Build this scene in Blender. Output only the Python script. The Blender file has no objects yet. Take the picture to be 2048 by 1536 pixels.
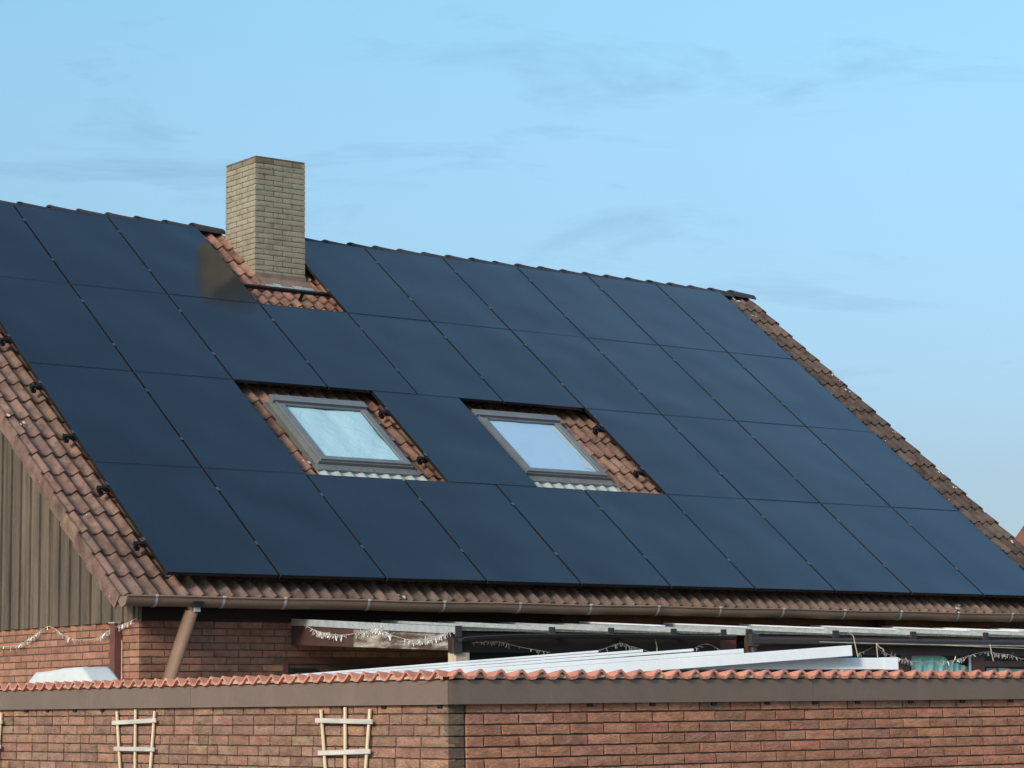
import bpy, math, random
from mathutils import Vector, Matrix
random.seed(11)
sc = bpy.context.scene
COL = sc.collection

# ------------------------------------------------------------------ camera, sky, sun, exposure
F, CX, CY = 4935.02, 1024.0, 768.0                 # focal length in photo pixels (photo 2048 x 1536)
CAM = Vector((-10.5493, -18.9050, -1.1926))        # house frame: origin = lower gable-side corner of the panel field
YAW, PITCH, ROLL, TH = 0.648537, 0.130072, -0.010300, 0.662293
Z0 = 2.1 + 1.1926                                  # height of that origin above the ground
RV = Vector((math.cos(YAW), -math.sin(YAW), 0))
DV = Vector((math.sin(YAW)*math.cos(PITCH), math.cos(YAW)*math.cos(PITCH), math.sin(PITCH)))
UV = RV.cross(DV)
R2 = RV*math.cos(ROLL) + UV*math.sin(ROLL)
U2 = UV*math.cos(ROLL) - RV*math.sin(ROLL)
cam = bpy.data.objects.new('camera', bpy.data.cameras.new('camera'))
COL.objects.link(cam)
cam.matrix_world = Matrix(((R2.x, U2.x, -DV.x, CAM.x), (R2.y, U2.y, -DV.y, CAM.y), (R2.z, U2.z, -DV.z, CAM.z + Z0), (0, 0, 0, 1)))
cam.data.sensor_width = 36.0
cam.data.sensor_fit = 'HORIZONTAL'
cam.data.lens = F*36.0/2048.0
cam.data.clip_start = 0.1
cam.data.clip_end = 3000
sc.camera = cam

SUN_EL, SUN_AZ = math.radians(25), math.radians(249)   # azimuth clockwise from +Y
world = bpy.data.worlds.new('World')
sc.world = world
world.use_nodes = True
wn, wl = world.node_tree.nodes, world.node_tree.links
wn.clear()
w_out = wn.new('ShaderNodeOutputWorld'); w_bg = wn.new('ShaderNodeBackground')
sky = wn.new('ShaderNodeTexSky'); sky.sky_type = 'NISHITA'; sky.sun_disc = False
sky.sun_elevation = SUN_EL; sky.sun_rotation = SUN_AZ
sky.air_density = 1.0; sky.dust_density = 1.0; sky.ozone_density = 2.2
w_bg.inputs['Strength'].default_value = 0.115
tc = wn.new('ShaderNodeTexCoord')
sep = wn.new('ShaderNodeSeparateXYZ'); wl.new(tc.outputs['Generated'], sep.inputs[0])
def wmath(op, a, b=None):
    n = wn.new('ShaderNodeMath'); n.operation = op
    for i, s in enumerate((a, b)):
        if s is None: continue
        if isinstance(s, (int, float)): n.inputs[i].default_value = s
        else: wl.new(s, n.inputs[i])
    return n.outputs[0]
zz = wmath('ADD', wmath('ABSOLUTE', sep.outputs[2]), 0.10)
cmb = wn.new('ShaderNodeCombineXYZ')
wl.new(wmath('DIVIDE', sep.outputs[0], zz), cmb.inputs[0]); wl.new(wmath('DIVIDE', sep.outputs[1], zz), cmb.inputs[1])
def cloud(scale, detail, lo, hi, c_lo, c_hi, off):
    mp = wn.new('ShaderNodeMapping'); mp.inputs['Location'].default_value = off
    mp.inputs['Rotation'].default_value = (0, 0, 0.6)
    mp.inputs['Scale'].default_value = (1.0, 0.55, 1.0)
    wl.new(cmb.outputs[0], mp.inputs[0])
    nz = wn.new('ShaderNodeTexNoise'); nz.inputs['Scale'].default_value = scale; nz.inputs['Detail'].default_value = detail
    nz.inputs['Roughness'].default_value = 0.55; nz.inputs['Distortion'].default_value = 0.5
    wl.new(mp.outputs[0], nz.inputs['Vector'])
    cr = wn.new('ShaderNodeValToRGB')
    cr.color_ramp.elements[0].position = lo; cr.color_ramp.elements[0].color = c_lo
    cr.color_ramp.elements[1].position = hi; cr.color_ramp.elements[1].color = c_hi
    wl.new(nz.outputs[0], cr.inputs[0])
    return cr.outputs[0]
def wmul(a, b):
    m = wn.new('ShaderNodeMix'); m.data_type = 'RGBA'; m.blend_type = 'MULTIPLY'; m.inputs[0].default_value = 1.0
    wl.new(a, m.inputs[6])
    if isinstance(b, tuple): m.inputs[7].default_value = b
    else: wl.new(b, m.inputs[7])
    return m.outputs[2]
# wisps: stretched along the horizon, thin out upwards
az_ = wmath('MULTIPLY', wmath('ARCTAN2', sep.outputs[0], sep.outputs[1]), 7.0)
el_ = wmath('MULTIPLY', sep.outputs[2], 30.0)
cw = wn.new('ShaderNodeCombineXYZ'); wl.new(az_, cw.inputs[0]); wl.new(el_, cw.inputs[1]); cw.inputs[2].default_value = 6.04
nw = wn.new('ShaderNodeTexNoise'); nw.inputs['Scale'].default_value = 1.0; nw.inputs['Detail'].default_value = 7; nw.inputs['Roughness'].default_value = 0.62; nw.inputs['Distortion'].default_value = 0.6
wl.new(cw.outputs[0], nw.inputs['Vector'])
rw = wn.new('ShaderNodeValToRGB'); rw.color_ramp.elements[0].position = 0.545; rw.color_ramp.elements[0].color = (1, 1, 1, 1)
rw.color_ramp.elements[1].position = 0.74; rw.color_ramp.elements[1].color = (0.80, 0.81, 0.83, 1)
wl.new(nw.outputs[0], rw.inputs[0]); c1 = rw.outputs[0]
c2 = cloud(1.5, 4, 0.36, 0.70, (0.80, 0.86, 0.90, 1), (1.42, 1.26, 1.12, 1), (7.3, 2.2, 0))   # unseen high thin cloud, shaped to lift shade fill and panel reflections
hi = wn.new('ShaderNodeMapRange'); hi.inputs[1].default_value = 0.30; hi.inputs[2].default_value = 0.50; wl.new(sep.outputs[2], hi.inputs[0])
cm2 = wn.new('ShaderNodeMix'); cm2.data_type = 'RGBA'; cm2.inputs[6].default_value = (1.04, 1.0, 1.0, 1)
wl.new(hi.outputs[0], cm2.inputs[0]); wl.new(c2, cm2.inputs[7])
skyc = wmul(wmul(sky.outputs[0], c1), cm2.outputs[2])
hz = wn.new('ShaderNodeValToRGB')                    # grey haze low down; upper sky brightness shaped for the panel reflections
hz.color_ramp.elements[0].position = 0.0; hz.color_ramp.elements[0].color = (0.25, 0.26, 0.40, 1)
hz.color_ramp.elements[1].position = 1.0; hz.color_ramp.elements[1].color = (0.55, 0.60, 0.56, 1)
for ps, cl in ((0.09, (0.325, 0.318, 0.375)), (0.22, (0.56, 0.575, 0.565)), (0.28, (0.615, 0.695, 0.64)), (0.50, (1.0, 1.04, 1.0)), (0.66, (1.04, 1.06, 1.05)), (0.82, (0.80, 0.82, 0.85))):
    e_ = hz.color_ramp.elements.new(ps); e_.color = cl + (1,)
wl.new(wmath('ABSOLUTE', sep.outputs[2]), hz.inputs[0])
skyc = wmul(wmul(skyc, hz.outputs[0]), (1.20, 1.35, 1.29, 1))
wl.new(skyc, w_bg.inputs['Color']); wl.new(w_bg.outputs[0], w_out.inputs[0])

sun = bpy.data.objects.new('sun', bpy.data.lights.new('sun', 'SUN'))
COL.objects.link(sun)
sun.data.energy = 1.5; sun.data.angle = math.radians(10); sun.data.color = (1.0, 0.90, 0.79)
sd = Vector((math.sin(SUN_AZ)*math.cos(SUN_EL), math.cos(SUN_AZ)*math.cos(SUN_EL), math.sin(SUN_EL)))
sun.rotation_euler = sd.to_track_quat('Z', 'Y').to_euler()
sun.location = (-20, -10, 25)
sc.view_settings.view_transform = 'Standard'; sc.view_settings.look = 'None'
sc.view_settings.exposure = 0.95; sc.view_settings.gamma = 1.0; sc.view_settings.use_curve_mapping = False

# ------------------------------------------------------------------ photo pixel -> place (on a known plane)
def ray(x, y): return R2*((x-CX)/F) + U2*(-(y-CY)/F) + DV
def hit(x, y, n, d):
    v = ray(x, y); return CAM + v*((d - n.dot(CAM))/n.dot(v))
def onY(x, y, Y): return hit(x, y, Vector((0, 1, 0)), Y)
def onX(x, y, X): return hit(x, y, Vector((1, 0, 0)), X)
CT, ST = math.cos(TH), math.sin(TH)
def RP(u, v, w=0.0): return Vector((u, v*CT - w*ST, v*ST + w*CT))
EU, EV, EW = Vector((1, 0, 0)), Vector((0, CT, ST)), Vector((0, -ST, CT))

# ------------------------------------------------------------------ materials
def _node(nt, t, **kw):
    n = nt.nodes.new(t)
    for k, v in kw.items(): setattr(n, k, v)
    return n
def mat(name, col=(0.5, 0.5, 0.5), col2=None, rough=0.7, scale=6.0, stretch=(1, 1, 1), contrast=(0.35, 0.7), rnd=0.0, bump=0.0,
        bscale=60.0, bstretch=(1, 1, 1), metal=0.0, spec=0.4, objcol=False, spots=None, fine=0.0, coat=0.0, rvar=0.0, streak=None):
    m = bpy.data.materials.new(name); m.use_nodes = True
    nt = m.node_tree; L = nt.links; b = nt.nodes['Principled BSDF']
    b.inputs['Roughness'].default_value = rough; b.inputs['Metallic'].default_value = metal
    b.inputs['Specular IOR Level'].default_value = spec
    if coat: b.inputs['Coat Weight'].default_value = coat; b.inputs['Coat Roughness'].default_value = 0.1
    geo = _node(nt, 'ShaderNodeNewGeometry'); oi = _node(nt, 'ShaderNodeObjectInfo')
    def noise(sc_, st, det=6, rg=0.6):
        mp = _node(nt, 'ShaderNodeMapping'); mp.inputs['Scale'].default_value = st
        L.new(geo.outputs['Position'], mp.inputs[0])
        n = _node(nt, 'ShaderNodeTexNoise'); n.inputs['Scale'].default_value = sc_; n.inputs['Detail'].default_value = det
        n.inputs['Roughness'].default_value = rg
        L.new(mp.outputs[0], n.inputs['Vector']); return n.outputs[0]
    def ramp(src, lo, hi):
        r = _node(nt, 'ShaderNodeMapRange'); r.inputs[1].default_value = lo; r.inputs[2].default_value = hi
        L.new(src, r.inputs[0]); return r.outputs[0]
    def mix(fac, a, c, bt='MIX'):
        x = _node(nt, 'ShaderNodeMix', data_type='RGBA', blend_type=bt)
        for s, i in ((fac, 0), (a, 6), (c, 7)):
            if isinstance(s, (int, float)): x.inputs[i].default_value = s
            elif isinstance(s, tuple): x.inputs[i].default_value = s + (1,) if len(s) == 3 else s
            else: L.new(s, x.inputs[i])
        return x.outputs[2]
    base = oi.outputs['Color'] if objcol else col
    if col2 is None: col2 = tuple(c*0.6 for c in col)
    nf = ramp(noise(scale, stretch), *contrast)
    if objcol: c = mix(nf, base, mix(1.0, base, col2, 'MULTIPLY'))
    else: c = mix(nf, col, col2)
    if fine:
        c = mix(1.0, c, mix(ramp(noise(scale*14, stretch, 4), 0.3, 0.7), (1-fine,)*3, (1+fine,)*3), 'MULTIPLY')
    if rnd:
        rv = _node(nt, 'ShaderNodeMapRange'); rv.inputs[3].default_value = 1-rnd; rv.inputs[4].default_value = 1+rnd
        L.new(oi.outputs['Random'], rv.inputs[0])
        cc = _node(nt, 'ShaderNodeCombineColor')
        for i in range(3): L.new(rv.outputs[0], cc.inputs[i])
        c = mix(1.0, c, cc.outputs[0], 'MULTIPLY')
    if streak: c = mix(ramp(noise(streak[0], streak[1], 5), *streak[3]), c, streak[2])
    if spots: c = mix(ramp(noise(spots[0], (1, 1, 1), 3, 0.5), spots[1], spots[1]+0.04), c, spots[2])
    if isinstance(c, tuple): b.inputs['Base Color'].default_value = c + (1,)
    else: L.new(c, b.inputs['Base Color'])
    if rvar:
        rr = _node(nt, 'ShaderNodeMapRange'); rr.inputs[3].default_value = max(0.02, rough-rvar); rr.inputs[4].default_value = rough+rvar
        L.new(noise(scale*0.7, stretch), rr.inputs[0]); L.new(rr.outputs[0], b.inputs['Roughness'])
    if bump:
        bp = _node(nt, 'ShaderNodeBump'); bp.inputs['Strength'].default_value = 1.0; bp.inputs['Distance'].default_value = bump
        L.new(noise(bscale, bstretch, 8, 0.65), bp.inputs['Height']); L.new(bp.outputs[0], b.inputs['Normal'])
    return m
M = {}
M['brick'] = mat('weathered_red_brick', col2=(0.52, 0.48, 0.46), rough=0.9, scale=9, stretch=(1, 1, 2), contrast=(0.4, 0.75), objcol=True,
                 bump=0.014, bscale=30, bstretch=(1, 1, 2.4), fine=0.25, spec=0.2, streak=(42, (1, 1, 2.2), (0.10, 0.055, 0.04), (0.50, 0.95)))  # dark streaks put the shade of the rough face into the colour
M['brick_smooth'] = mat('house_red_brick', col2=(0.6, 0.55, 0.52), rough=0.9, scale=9, contrast=(0.4, 0.75), objcol=True, bump=0.003, bscale=90, fine=0.16, spec=0.2)
M['brick_yellow'] = mat('yellow_chimney_brick', col2=(0.72, 0.70, 0.66), rough=0.92, scale=7, contrast=(0.42, 0.7), objcol=True, bump=0.004, bscale=80,
                        fine=0.3, spec=0.2, spots=(30, 0.70, (0.05, 0.045, 0.035)))
M['mortar'] = mat('dark_mortar', (0.15, 0.112, 0.085), (0.09, 0.068, 0.054), rough=0.95, scale=20, bump=0.003, bscale=150, spec=0.1)
M['mortar_light'] = mat('chimney_mortar', (0.19, 0.163, 0.118), (0.12, 0.103, 0.076), rough=0.95, scale=20, bump=0.003, bscale=150, spec=0.1)
M['tile'] = mat('weathered_concrete_tile', col2=(0.38, 0.36, 0.35), rough=0.88, scale=13, stretch=(1, 0.6, 0.6), contrast=(0.42, 0.72), objcol=True, rnd=0.18,
                bump=0.004, bscale=110, fine=0.28, spec=0.25, spots=(22, 0.735, (0.5, 0.48, 0.42)))
M['coping'] = mat('orange_clay_tile', (0.62, 0.255, 0.165), (0.45, 0.17, 0.11), rough=0.75, scale=9, rnd=0.12, bump=0.002, bscale=120, fine=0.15, spec=0.3)
M['ridge'] = mat('dark_ridge_tile', (0.055, 0.048, 0.050), (0.038, 0.034, 0.036), rough=0.7, scale=9, rnd=0.15, bump=0.003, bscale=110, spec=0.35)
M['deck'] = mat('roof_underlay', (0.05, 0.035, 0.028), rough=0.9)
M['wood_clad'] = mat('weathered_gable_board', (0.165, 0.126, 0.093), (0.082, 0.062, 0.046), rough=0.9, scale=12, stretch=(1, 1, 0.08), contrast=(0.3, 0.72), rnd=0.22,
                     bump=0.003, bscale=60, bstretch=(1, 1, 0.1), fine=0.2, spec=0.2)
M['wood_dark'] = mat('dark_stained_timber', (0.030, 0.016, 0.012), (0.018, 0.010, 0.008), rough=0.75, scale=10, stretch=(0.2, 1, 1), fine=0.2)
M['wood_rust'] = mat('rust_brown_timber', (0.20, 0.075, 0.028), (0.09, 0.035, 0.016), rough=0.8, scale=10, stretch=(0.25, 1, 1), fine=0.25)
M['wood_maroon'] = mat('maroon_painted_timber', (0.17, 0.062, 0.05), (0.11, 0.042, 0.036), rough=0.6, scale=6, fine=0.1)
M['wood_brown'] = mat('brown_painted_frame', (0.085, 0.042, 0.035), (0.06, 0.03, 0.026), rough=0.55, scale=6, fine=0.1)
M['wood_grey'] = mat('peeling_grey_board', (0.42, 0.37, 0.30), (0.085, 0.05, 0.038), rough=0.9, scale=7, stretch=(1, 0.35, 2.2), contrast=(0.36, 0.54), fine=0.3, bump=0.003)
M['wood_pale'] = mat('pale_post_wood', (0.55, 0.44, 0.32), (0.4, 0.3, 0.21), rough=0.8, scale=12, stretch=(1, 1, 0.2), fine=0.15)
M['lath'] = mat('pale_trellis_lath', (0.72, 0.58, 0.40), (0.60, 0.46, 0.30), rough=0.8, scale=14, stretch=(1, 1, 0.15), rnd=0.08, fine=0.1)
M['lath_grey'] = mat('greyed_trellis_rung', (0.60, 0.53, 0.46), (0.40, 0.35, 0.30), rough=0.85, scale=16, stretch=(1, 0.25, 1.5), rnd=0.1, fine=0.15)
M['verge'] = mat('greenish_verge_board', (0.20, 0.19, 0.15), (0.12, 0.11, 0.085), rough=0.85, scale=8)
M['frame'] = mat('black_anodised_frame', (0.012, 0.013, 0.015), (0.010, 0.011, 0.012), rough=0.25, spec=0.7)
M['clamp'] = mat('bright_clamp', (0.22, 0.24, 0.26), rough=0.35, metal=0.9)
M['rail'] = mat('black_rail', (0.010, 0.011, 0.013), rough=0.45)
M['alu'] = mat('grey_skylight_metal', (0.20, 0.208, 0.205), (0.155, 0.16, 0.158), rough=0.45, metal=0.2, scale=4, fine=0.06, spec=0.5)
M['apron'] = mat('pale_flashing', (0.42, 0.44, 0.40), (0.30, 0.32, 0.29), rough=0.6, scale=10, fine=0.15)
M['side_flash'] = mat('dark_beige_side_flashing', (0.15, 0.14, 0.115), (0.10, 0.092, 0.075), rough=0.6, scale=8, fine=0.15)  # darker and browner than the other flashing
M['lead'] = mat('brown_lead_apron', (0.25, 0.17, 0.125), (0.16, 0.11, 0.085), rough=0.6, scale=9, fine=0.2)
M['zinc'] = mat('pale_zinc', (0.52, 0.54, 0.54), (0.36, 0.37, 0.36), rough=0.45, metal=0.3, scale=12, fine=0.2)
M['gutter'] = mat('brown_gutter', (0.27, 0.165, 0.112), (0.21, 0.13, 0.09), rough=0.5, scale=3, stretch=(1, 1, 1), fine=0.08, spec=0.4)
M['bracket'] = mat('galvanised_bracket', (0.55, 0.53, 0.48), (0.34, 0.30, 0.25), rough=0.5, metal=0.2, scale=30)
M['fascia'] = mat('taupe_fascia_sheet', (0.19, 0.130, 0.100), (0.16, 0.110, 0.086), rough=0.5, scale=2.5, fine=0.05, spec=0.4, streak=(5, (1, 1, 0.25), (0.22, 0.165, 0.135), (0.55, 0.9)))
M['white'] = mat('white_pvc', (0.76, 0.775, 0.79), (0.69, 0.71, 0.73), rough=0.4, scale=3, fine=0.02, spec=0.5)
M['tarp'] = mat('white_sheeting', (0.62, 0.61, 0.57), (0.52, 0.515, 0.49), rough=0.6, scale=6)
M['dark_gutter'] = mat('dark_brown_plastic', (0.055, 0.042, 0.040), (0.040, 0.031, 0.030), rough=0.4, scale=4)
M['black'] = mat('matt_black_and_shade', (0.010, 0.011, 0.013), rough=0.8)  # black fittings, and the sheets that paint in dark interiors
M['tinsel'] = mat('silver_tinsel', (0.75, 0.72, 0.66), (0.55, 0.5, 0.45), rough=0.35, metal=0.3, scale=200)
M['cord'] = mat('pale_cord', (0.62, 0.52, 0.38), rough=0.8)
M['ground'] = mat('pale_paving_and_grass', (0.21, 0.19, 0.15), (0.15, 0.15, 0.09), rough=0.95, scale=0.6, fine=0.3)
M['render_grey'] = mat('grey_render', (0.34, 0.35, 0.33), rough=0.9, scale=2)
M['felt'] = mat('grey_roofing_felt', (0.16, 0.155, 0.15), rough=0.9, fine=0.2)
M['teal'] = mat('teal_cloth', (0.46, 0.74, 0.66), (0.36, 0.62, 0.57), rough=0.8, scale=5, stretch=(1, 1, 0.4))
M['mint'] = mat('mint_cloth', (0.62, 0.80, 0.70), rough=0.8)
M['plug'] = mat('cream_mortar_plug', (0.55, 0.47, 0.36), (0.3, 0.25, 0.2), rough=0.9, scale=25)
M['dropping'] = mat('white_dropping', (0.75, 0.73, 0.68), rough=0.8)

def foil_mat(name, col, amp, sc_):
    m = bpy.data.materials.new(name); m.use_nodes = True
    nt = m.node_tree; L = nt.links; b = nt.nodes['Principled BSDF']
    b.inputs['Base Color'].default_value = col + (1,); b.inputs['Metallic'].default_value = 0.0; b.inputs['Roughness'].default_value = 0.35
    g = _node(nt, 'ShaderNodeNewGeometry'); n = _node(nt, 'ShaderNodeTexNoise'); n.inputs['Scale'].default_value = sc_
    n.inputs['Detail'].default_value = 2; n.inputs['Distortion'].default_value = 1.2
    L.new(g.outputs['Position'], n.inputs['Vector'])
    bp = _node(nt, 'ShaderNodeBump'); bp.inputs['Distance'].default_value = amp; bp.inputs['Strength'].default_value = 1.0
    L.new(n.outputs[0], bp.inputs['Height']); L.new(bp.outputs[0], b.inputs['Normal'])
    return m
M['foil'] = foil_mat('crumpled_silver_foil', (0.58, 0.73, 0.76), 0.012, 5)
M['foil2'] = foil_mat('smooth_bluish_foil', (0.50, 0.62, 0.77), 0.004, 3)

def panel_mat():
    m = bpy.data.materials.new('black_module_glass'); m.use_nodes = True
    nt = m.node_tree; L = nt.links; b = nt.nodes['Principled BSDF']
    tcn = _node(nt, 'ShaderNodeTexCoord'); mp = _node(nt, 'ShaderNodeMapping')
    L.new(tcn.outputs['Object'], mp.inputs[0])
    n = _node(nt, 'ShaderNodeTexNoise'); n.inputs['Scale'].default_value = 1.4; n.inputs['Detail'].default_value = 3
    L.new(mp.outputs[0], n.inputs['Vector'])
    sx = _node(nt, 'ShaderNodeSeparateXYZ'); L.new(tcn.outputs['Object'], sx.inputs[0])
    # six cell columns: a hair-thin lighter line where two columns meet
    a = _node(nt, 'ShaderNodeMath', operation='MULTIPLY'); a.inputs[1].default_value = 1/0.185; L.new(sx.outputs[0], a.inputs[0])
    fr = _node(nt, 'ShaderNodeMath', operation='FRACT'); L.new(a.outputs[0], fr.inputs[0])
    lt = _node(nt, 'ShaderNodeMath', operation='LESS_THAN'); lt.inputs[1].default_value = 0.018; L.new(fr.outputs[0], lt.inputs[0])
    c0 = _node(nt, 'ShaderNodeMix', data_type='RGBA'); c0.inputs[6].default_value = (0.003, 0.006, 0.010, 1); c0.inputs[7].default_value = (0.006, 0.011, 0.016, 1)
    L.new(n.outputs[0], c0.inputs[0])
    c1_ = _node(nt, 'ShaderNodeMix', data_type='RGBA'); c1_.inputs[7].default_value = (0.014, 0.020, 0.028, 1)
    L.new(lt.outputs[0], c1_.inputs[0]); L.new(c0.outputs[2], c1_.inputs[6])
    L.new(c1_.outputs[2], b.inputs['Base Color'])
    b.inputs['Roughness'].default_value = 0.13; b.inputs['IOR'].default_value = 1.72
    rr = _node(nt, 'ShaderNodeMapRange'); rr.inputs[3].default_value = 0.07; rr.inputs[4].default_value = 0.17
    L.new(n.outputs[0], rr.inputs[0]); L.new(rr.outputs[0], b.inputs['Roughness'])
    g2 = _node(nt, 'ShaderNodeNewGeometry'); n2 = _node(nt, 'ShaderNodeTexNoise'); n2.inputs['Scale'].default_value = 0.9; n2.inputs['Detail'].default_value = 1
    n3 = _node(nt, 'ShaderNodeTexNoise'); n3.inputs['Scale'].default_value = 60; n3.inputs['Detail'].default_value = 2
    L.new(g2.outputs['Position'], n2.inputs['Vector']); L.new(g2.outputs['Position'], n3.inputs['Vector'])
    b1 = _node(nt, 'ShaderNodeBump'); b1.inputs['Distance'].default_value = 0.022; L.new(n2.outputs[0], b1.inputs['Height'])
    b2 = _node(nt, 'ShaderNodeBump'); b2.inputs['Distance'].default_value = 0.0006; L.new(n3.outputs[0], b2.inputs['Height']); L.new(b1.outputs[0], b2.inputs['Normal'])
    L.new(b2.outputs[0], b.inputs['Normal'])
    return m
M['panel'] = panel_mat()
def glass_mat(name, col=(0.9, 0.95, 0.95), tr=0.8, rough=0.03):
    m = bpy.data.materials.new(name); m.use_nodes = True
    nt = m.node_tree; L = nt.links; nt.nodes.clear()
    o = _node(nt, 'ShaderNodeOutputMaterial'); t = _node(nt, 'ShaderNodeBsdfTransparent'); t.inputs[0].default_value = col + (1,)
    g = _node(nt, 'ShaderNodeBsdfGlossy'); g.inputs['Roughness'].default_value = rough
    lw = _node(nt, 'ShaderNodeLayerWeight'); pw = _node(nt, 'ShaderNodeMath', operation='POWER'); pw.inputs[1].default_value = 5.0
    L.new(lw.outputs['Facing'], pw.inputs[0])
    fz = _node(nt, 'ShaderNodeMath', operation='MULTIPLY_ADD'); fz.inputs[1].default_value = 0.96; fz.inputs[2].default_value = 0.04; L.new(pw.outputs[0], fz.inputs[0])
    mx = _node(nt, 'ShaderNodeMixShader')
    L.new(fz.outputs[0], mx.inputs[0]); L.new(t.outputs[0], mx.inputs[1]); L.new(g.outputs[0], mx.inputs[2]); L.new(mx.outputs[0], o.inputs[0])
    return m
M['pane'] = glass_mat('window_pane')
def sheet_mat():
    m = bpy.data.materials.new('milky_roof_sheet'); m.use_nodes = True
    nt = m.node_tree; L = nt.links; nt.nodes.clear()
    o = _node(nt, 'ShaderNodeOutputMaterial'); t = _node(nt, 'ShaderNodeBsdfTranslucent'); t.inputs[0].default_value = (0.80, 0.78, 0.60, 1)
    g = _node(nt, 'ShaderNodeBsdfPrincipled'); g.inputs['Base Color'].default_value = (0.16, 0.155, 0.125, 1); g.inputs['Roughness'].default_value = 0.25
    geo = _node(nt, 'ShaderNodeNewGeometry'); n = _node(nt, 'ShaderNodeTexNoise'); n.inputs['Scale'].default_value = 3.0; n.inputs['Detail'].default_value = 5
    mp = _node(nt, 'ShaderNodeMapping'); mp.inputs['Scale'].default_value = (15, 0.3, 1); L.new(geo.outputs['Position'], mp.inputs[0]); L.new(mp.outputs[0], n.inputs['Vector'])
    mr = _node(nt, 'ShaderNodeMapRange'); mr.inputs[1].default_value = 0.35; mr.inputs[2].default_value = 0.7; mr.inputs[3].default_value = 0.15; mr.inputs[4].default_value = 0.92
    L.new(n.outputs[0], mr.inputs[0])
    mx = _node(nt, 'ShaderNodeMixShader'); L.new(mr.outputs[0], mx.inputs[0])
    L.new(t.outputs[0], mx.inputs[1]); L.new(g.outputs[0], mx.inputs[2]); L.new(mx.outputs[0], o.inputs[0])
    return m
M['sheet'] = sheet_mat()

# ------------------------------------------------------------------ mesh helpers
class MB:
    def __init__(s): s.v = []; s.f = []; s.sm = []
    def add(s, vs, fs, smooth=False):
        o = len(s.v); s.v += [tuple(v) for v in vs]; s.f += [tuple(i+o for i in f) for f in fs]; s.sm += [smooth]*len(fs); return s
    def obox(s, c, a, b, d):
        c, a, b, d = Vector(c), Vector(a), Vector(b), Vector(d)
        vs = [c + a*i + b*j + d*k for k in (-1, 1) for j in (-1, 1) for i in (-1, 1)]
        fs = [(0, 2, 3, 1), (4, 5, 7, 6), (0, 1, 5, 4), (2, 6, 7, 3), (0, 4, 6, 2), (1, 3, 7, 5)]
        if a.cross(b).dot(d) < 0: fs = [f[::-1] for f in fs]
        return s.add(vs, fs)
    def box(s, x0, x1, y0, y1, z0, z1):
        return s.obox(((x0+x1)/2, (y0+y1)/2, (z0+z1)/2), ((x1-x0)/2, 0, 0), (0, (y1-y0)/2, 0), (0, 0, (z1-z0)/2))
    def rbox(s, u0, u1, v0, v1, w0, w1):
        return s.obox(RP((u0+u1)/2, (v0+v1)/2, (w0+w1)/2), EU*((u1-u0)/2), EV*((v1-v0)/2), EW*((w1-w0)/2))
    def bbox(s, c, a, b, d, r):                     # box with chamfered long edges (section in b, d)
        c, a, b, d = Vector(c), Vector(a), Vector(b), Vector(d)
        lb, ld = b.length, d.length; kb, kd = 1 - r/lb, 1 - r/ld
        sec = [(kb, -1), (1, -kd), (1, kd), (kb, 1), (-kb, 1), (-1, kd), (-1, -kd), (-kb, -1)]
        vs = [c + a*i + b*p + d*q for i in (-1, 1) for p, q in sec]
        fs = [(j, (j+1) % 8, 8+(j+1) % 8, 8+j) for j in range(8)] + [tuple(range(7, -1, -1)), tuple(range(8, 16))]
        if a.cross(b).dot(d) < 0: fs = [f[::-1] for f in fs]
        return s.add(vs, fs)
    def tube(s, pts, r, n=10, cap=True, smooth=True):
        pts = [Vector(p) for p in pts]; rings = []
        for i, p in enumerate(pts):
            t = (pts[min(i+1, len(pts)-1)] - pts[max(i-1, 0)]).normalized()
            a = t.cross(Vector((0.0123, 0.2, 1))).normalized() if abs(t.z) < 0.95 else t.cross(Vector((1, 0.1, 0))).normalized()
            b = t.cross(a); rr = r[i] if isinstance(r, (list, tuple)) else r
            rings.append([p + (a*math.cos(k*2*math.pi/n) + b*math.sin(k*2*math.pi/n))*rr for k in range(n)])
        vs = [v for g in rings for v in g]
        fs = [(i*n+k, i*n+(k+1) % n, (i+1)*n+(k+1) % n, (i+1)*n+k) for i in range(len(pts)-1) for k in range(n)]
        s.add(vs, fs, smooth)
        if cap: s.add(rings[0], [tuple(range(n-1, -1, -1))]); s.add(rings[-1], [tuple(range(n))])
        return s
    def mesh(s, name, m):
        me = bpy.data.meshes.new(name); me.from_pydata(s.v, [], s.f); me.materials.append(m)
        me.polygons.foreach_set('use_smooth', s.sm); me.update(); return me
def tag(o, label=None, cat=None, group=None, kind=None):
    for k, v in (('label', label), ('category', cat), ('group', group), ('kind', kind)):
        if v: o[k] = v
    return o
def thing(name, label, cat, base, group=None):
    o = bpy.data.objects.new(name, None); COL.objects.link(o)
    o.location = Vector(base) + Vector((0, 0, Z0)); o['base'] = tuple(base); o.empty_display_size = 0.2
    if cat in ('house', 'garage', 'patio roof', 'conservatory'): o['kind'] = 'thing'
    return tag(o, label, cat, group)
def link(name, me, parent=None, loc=(0, 0, 0), rot=None, scl=None, color=None):
    o = bpy.data.objects.new(name, me); COL.objects.link(o); o.location = loc
    if parent is not None: o.parent = parent
    if rot is not None:
        if isinstance(rot, Matrix): o.rotation_euler = rot.to_euler()
        else: o.rotation_euler = rot
    if scl: o.scale = scl
    if color: o.color = tuple(color) + (1,)
    return o
def part(name, mb, m, parent, color=None, label=None):       # parent: thing (house-frame vertices) or part
    base = Vector(parent['base']) if 'base' in parent else Vector((0, 0, 0))
    o = link(name, mb.mesh(name, M[m]), parent, -base if 'base' in parent else (0, 0, 0), color=color)
    if label: o['label'] = label
    return o
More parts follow.
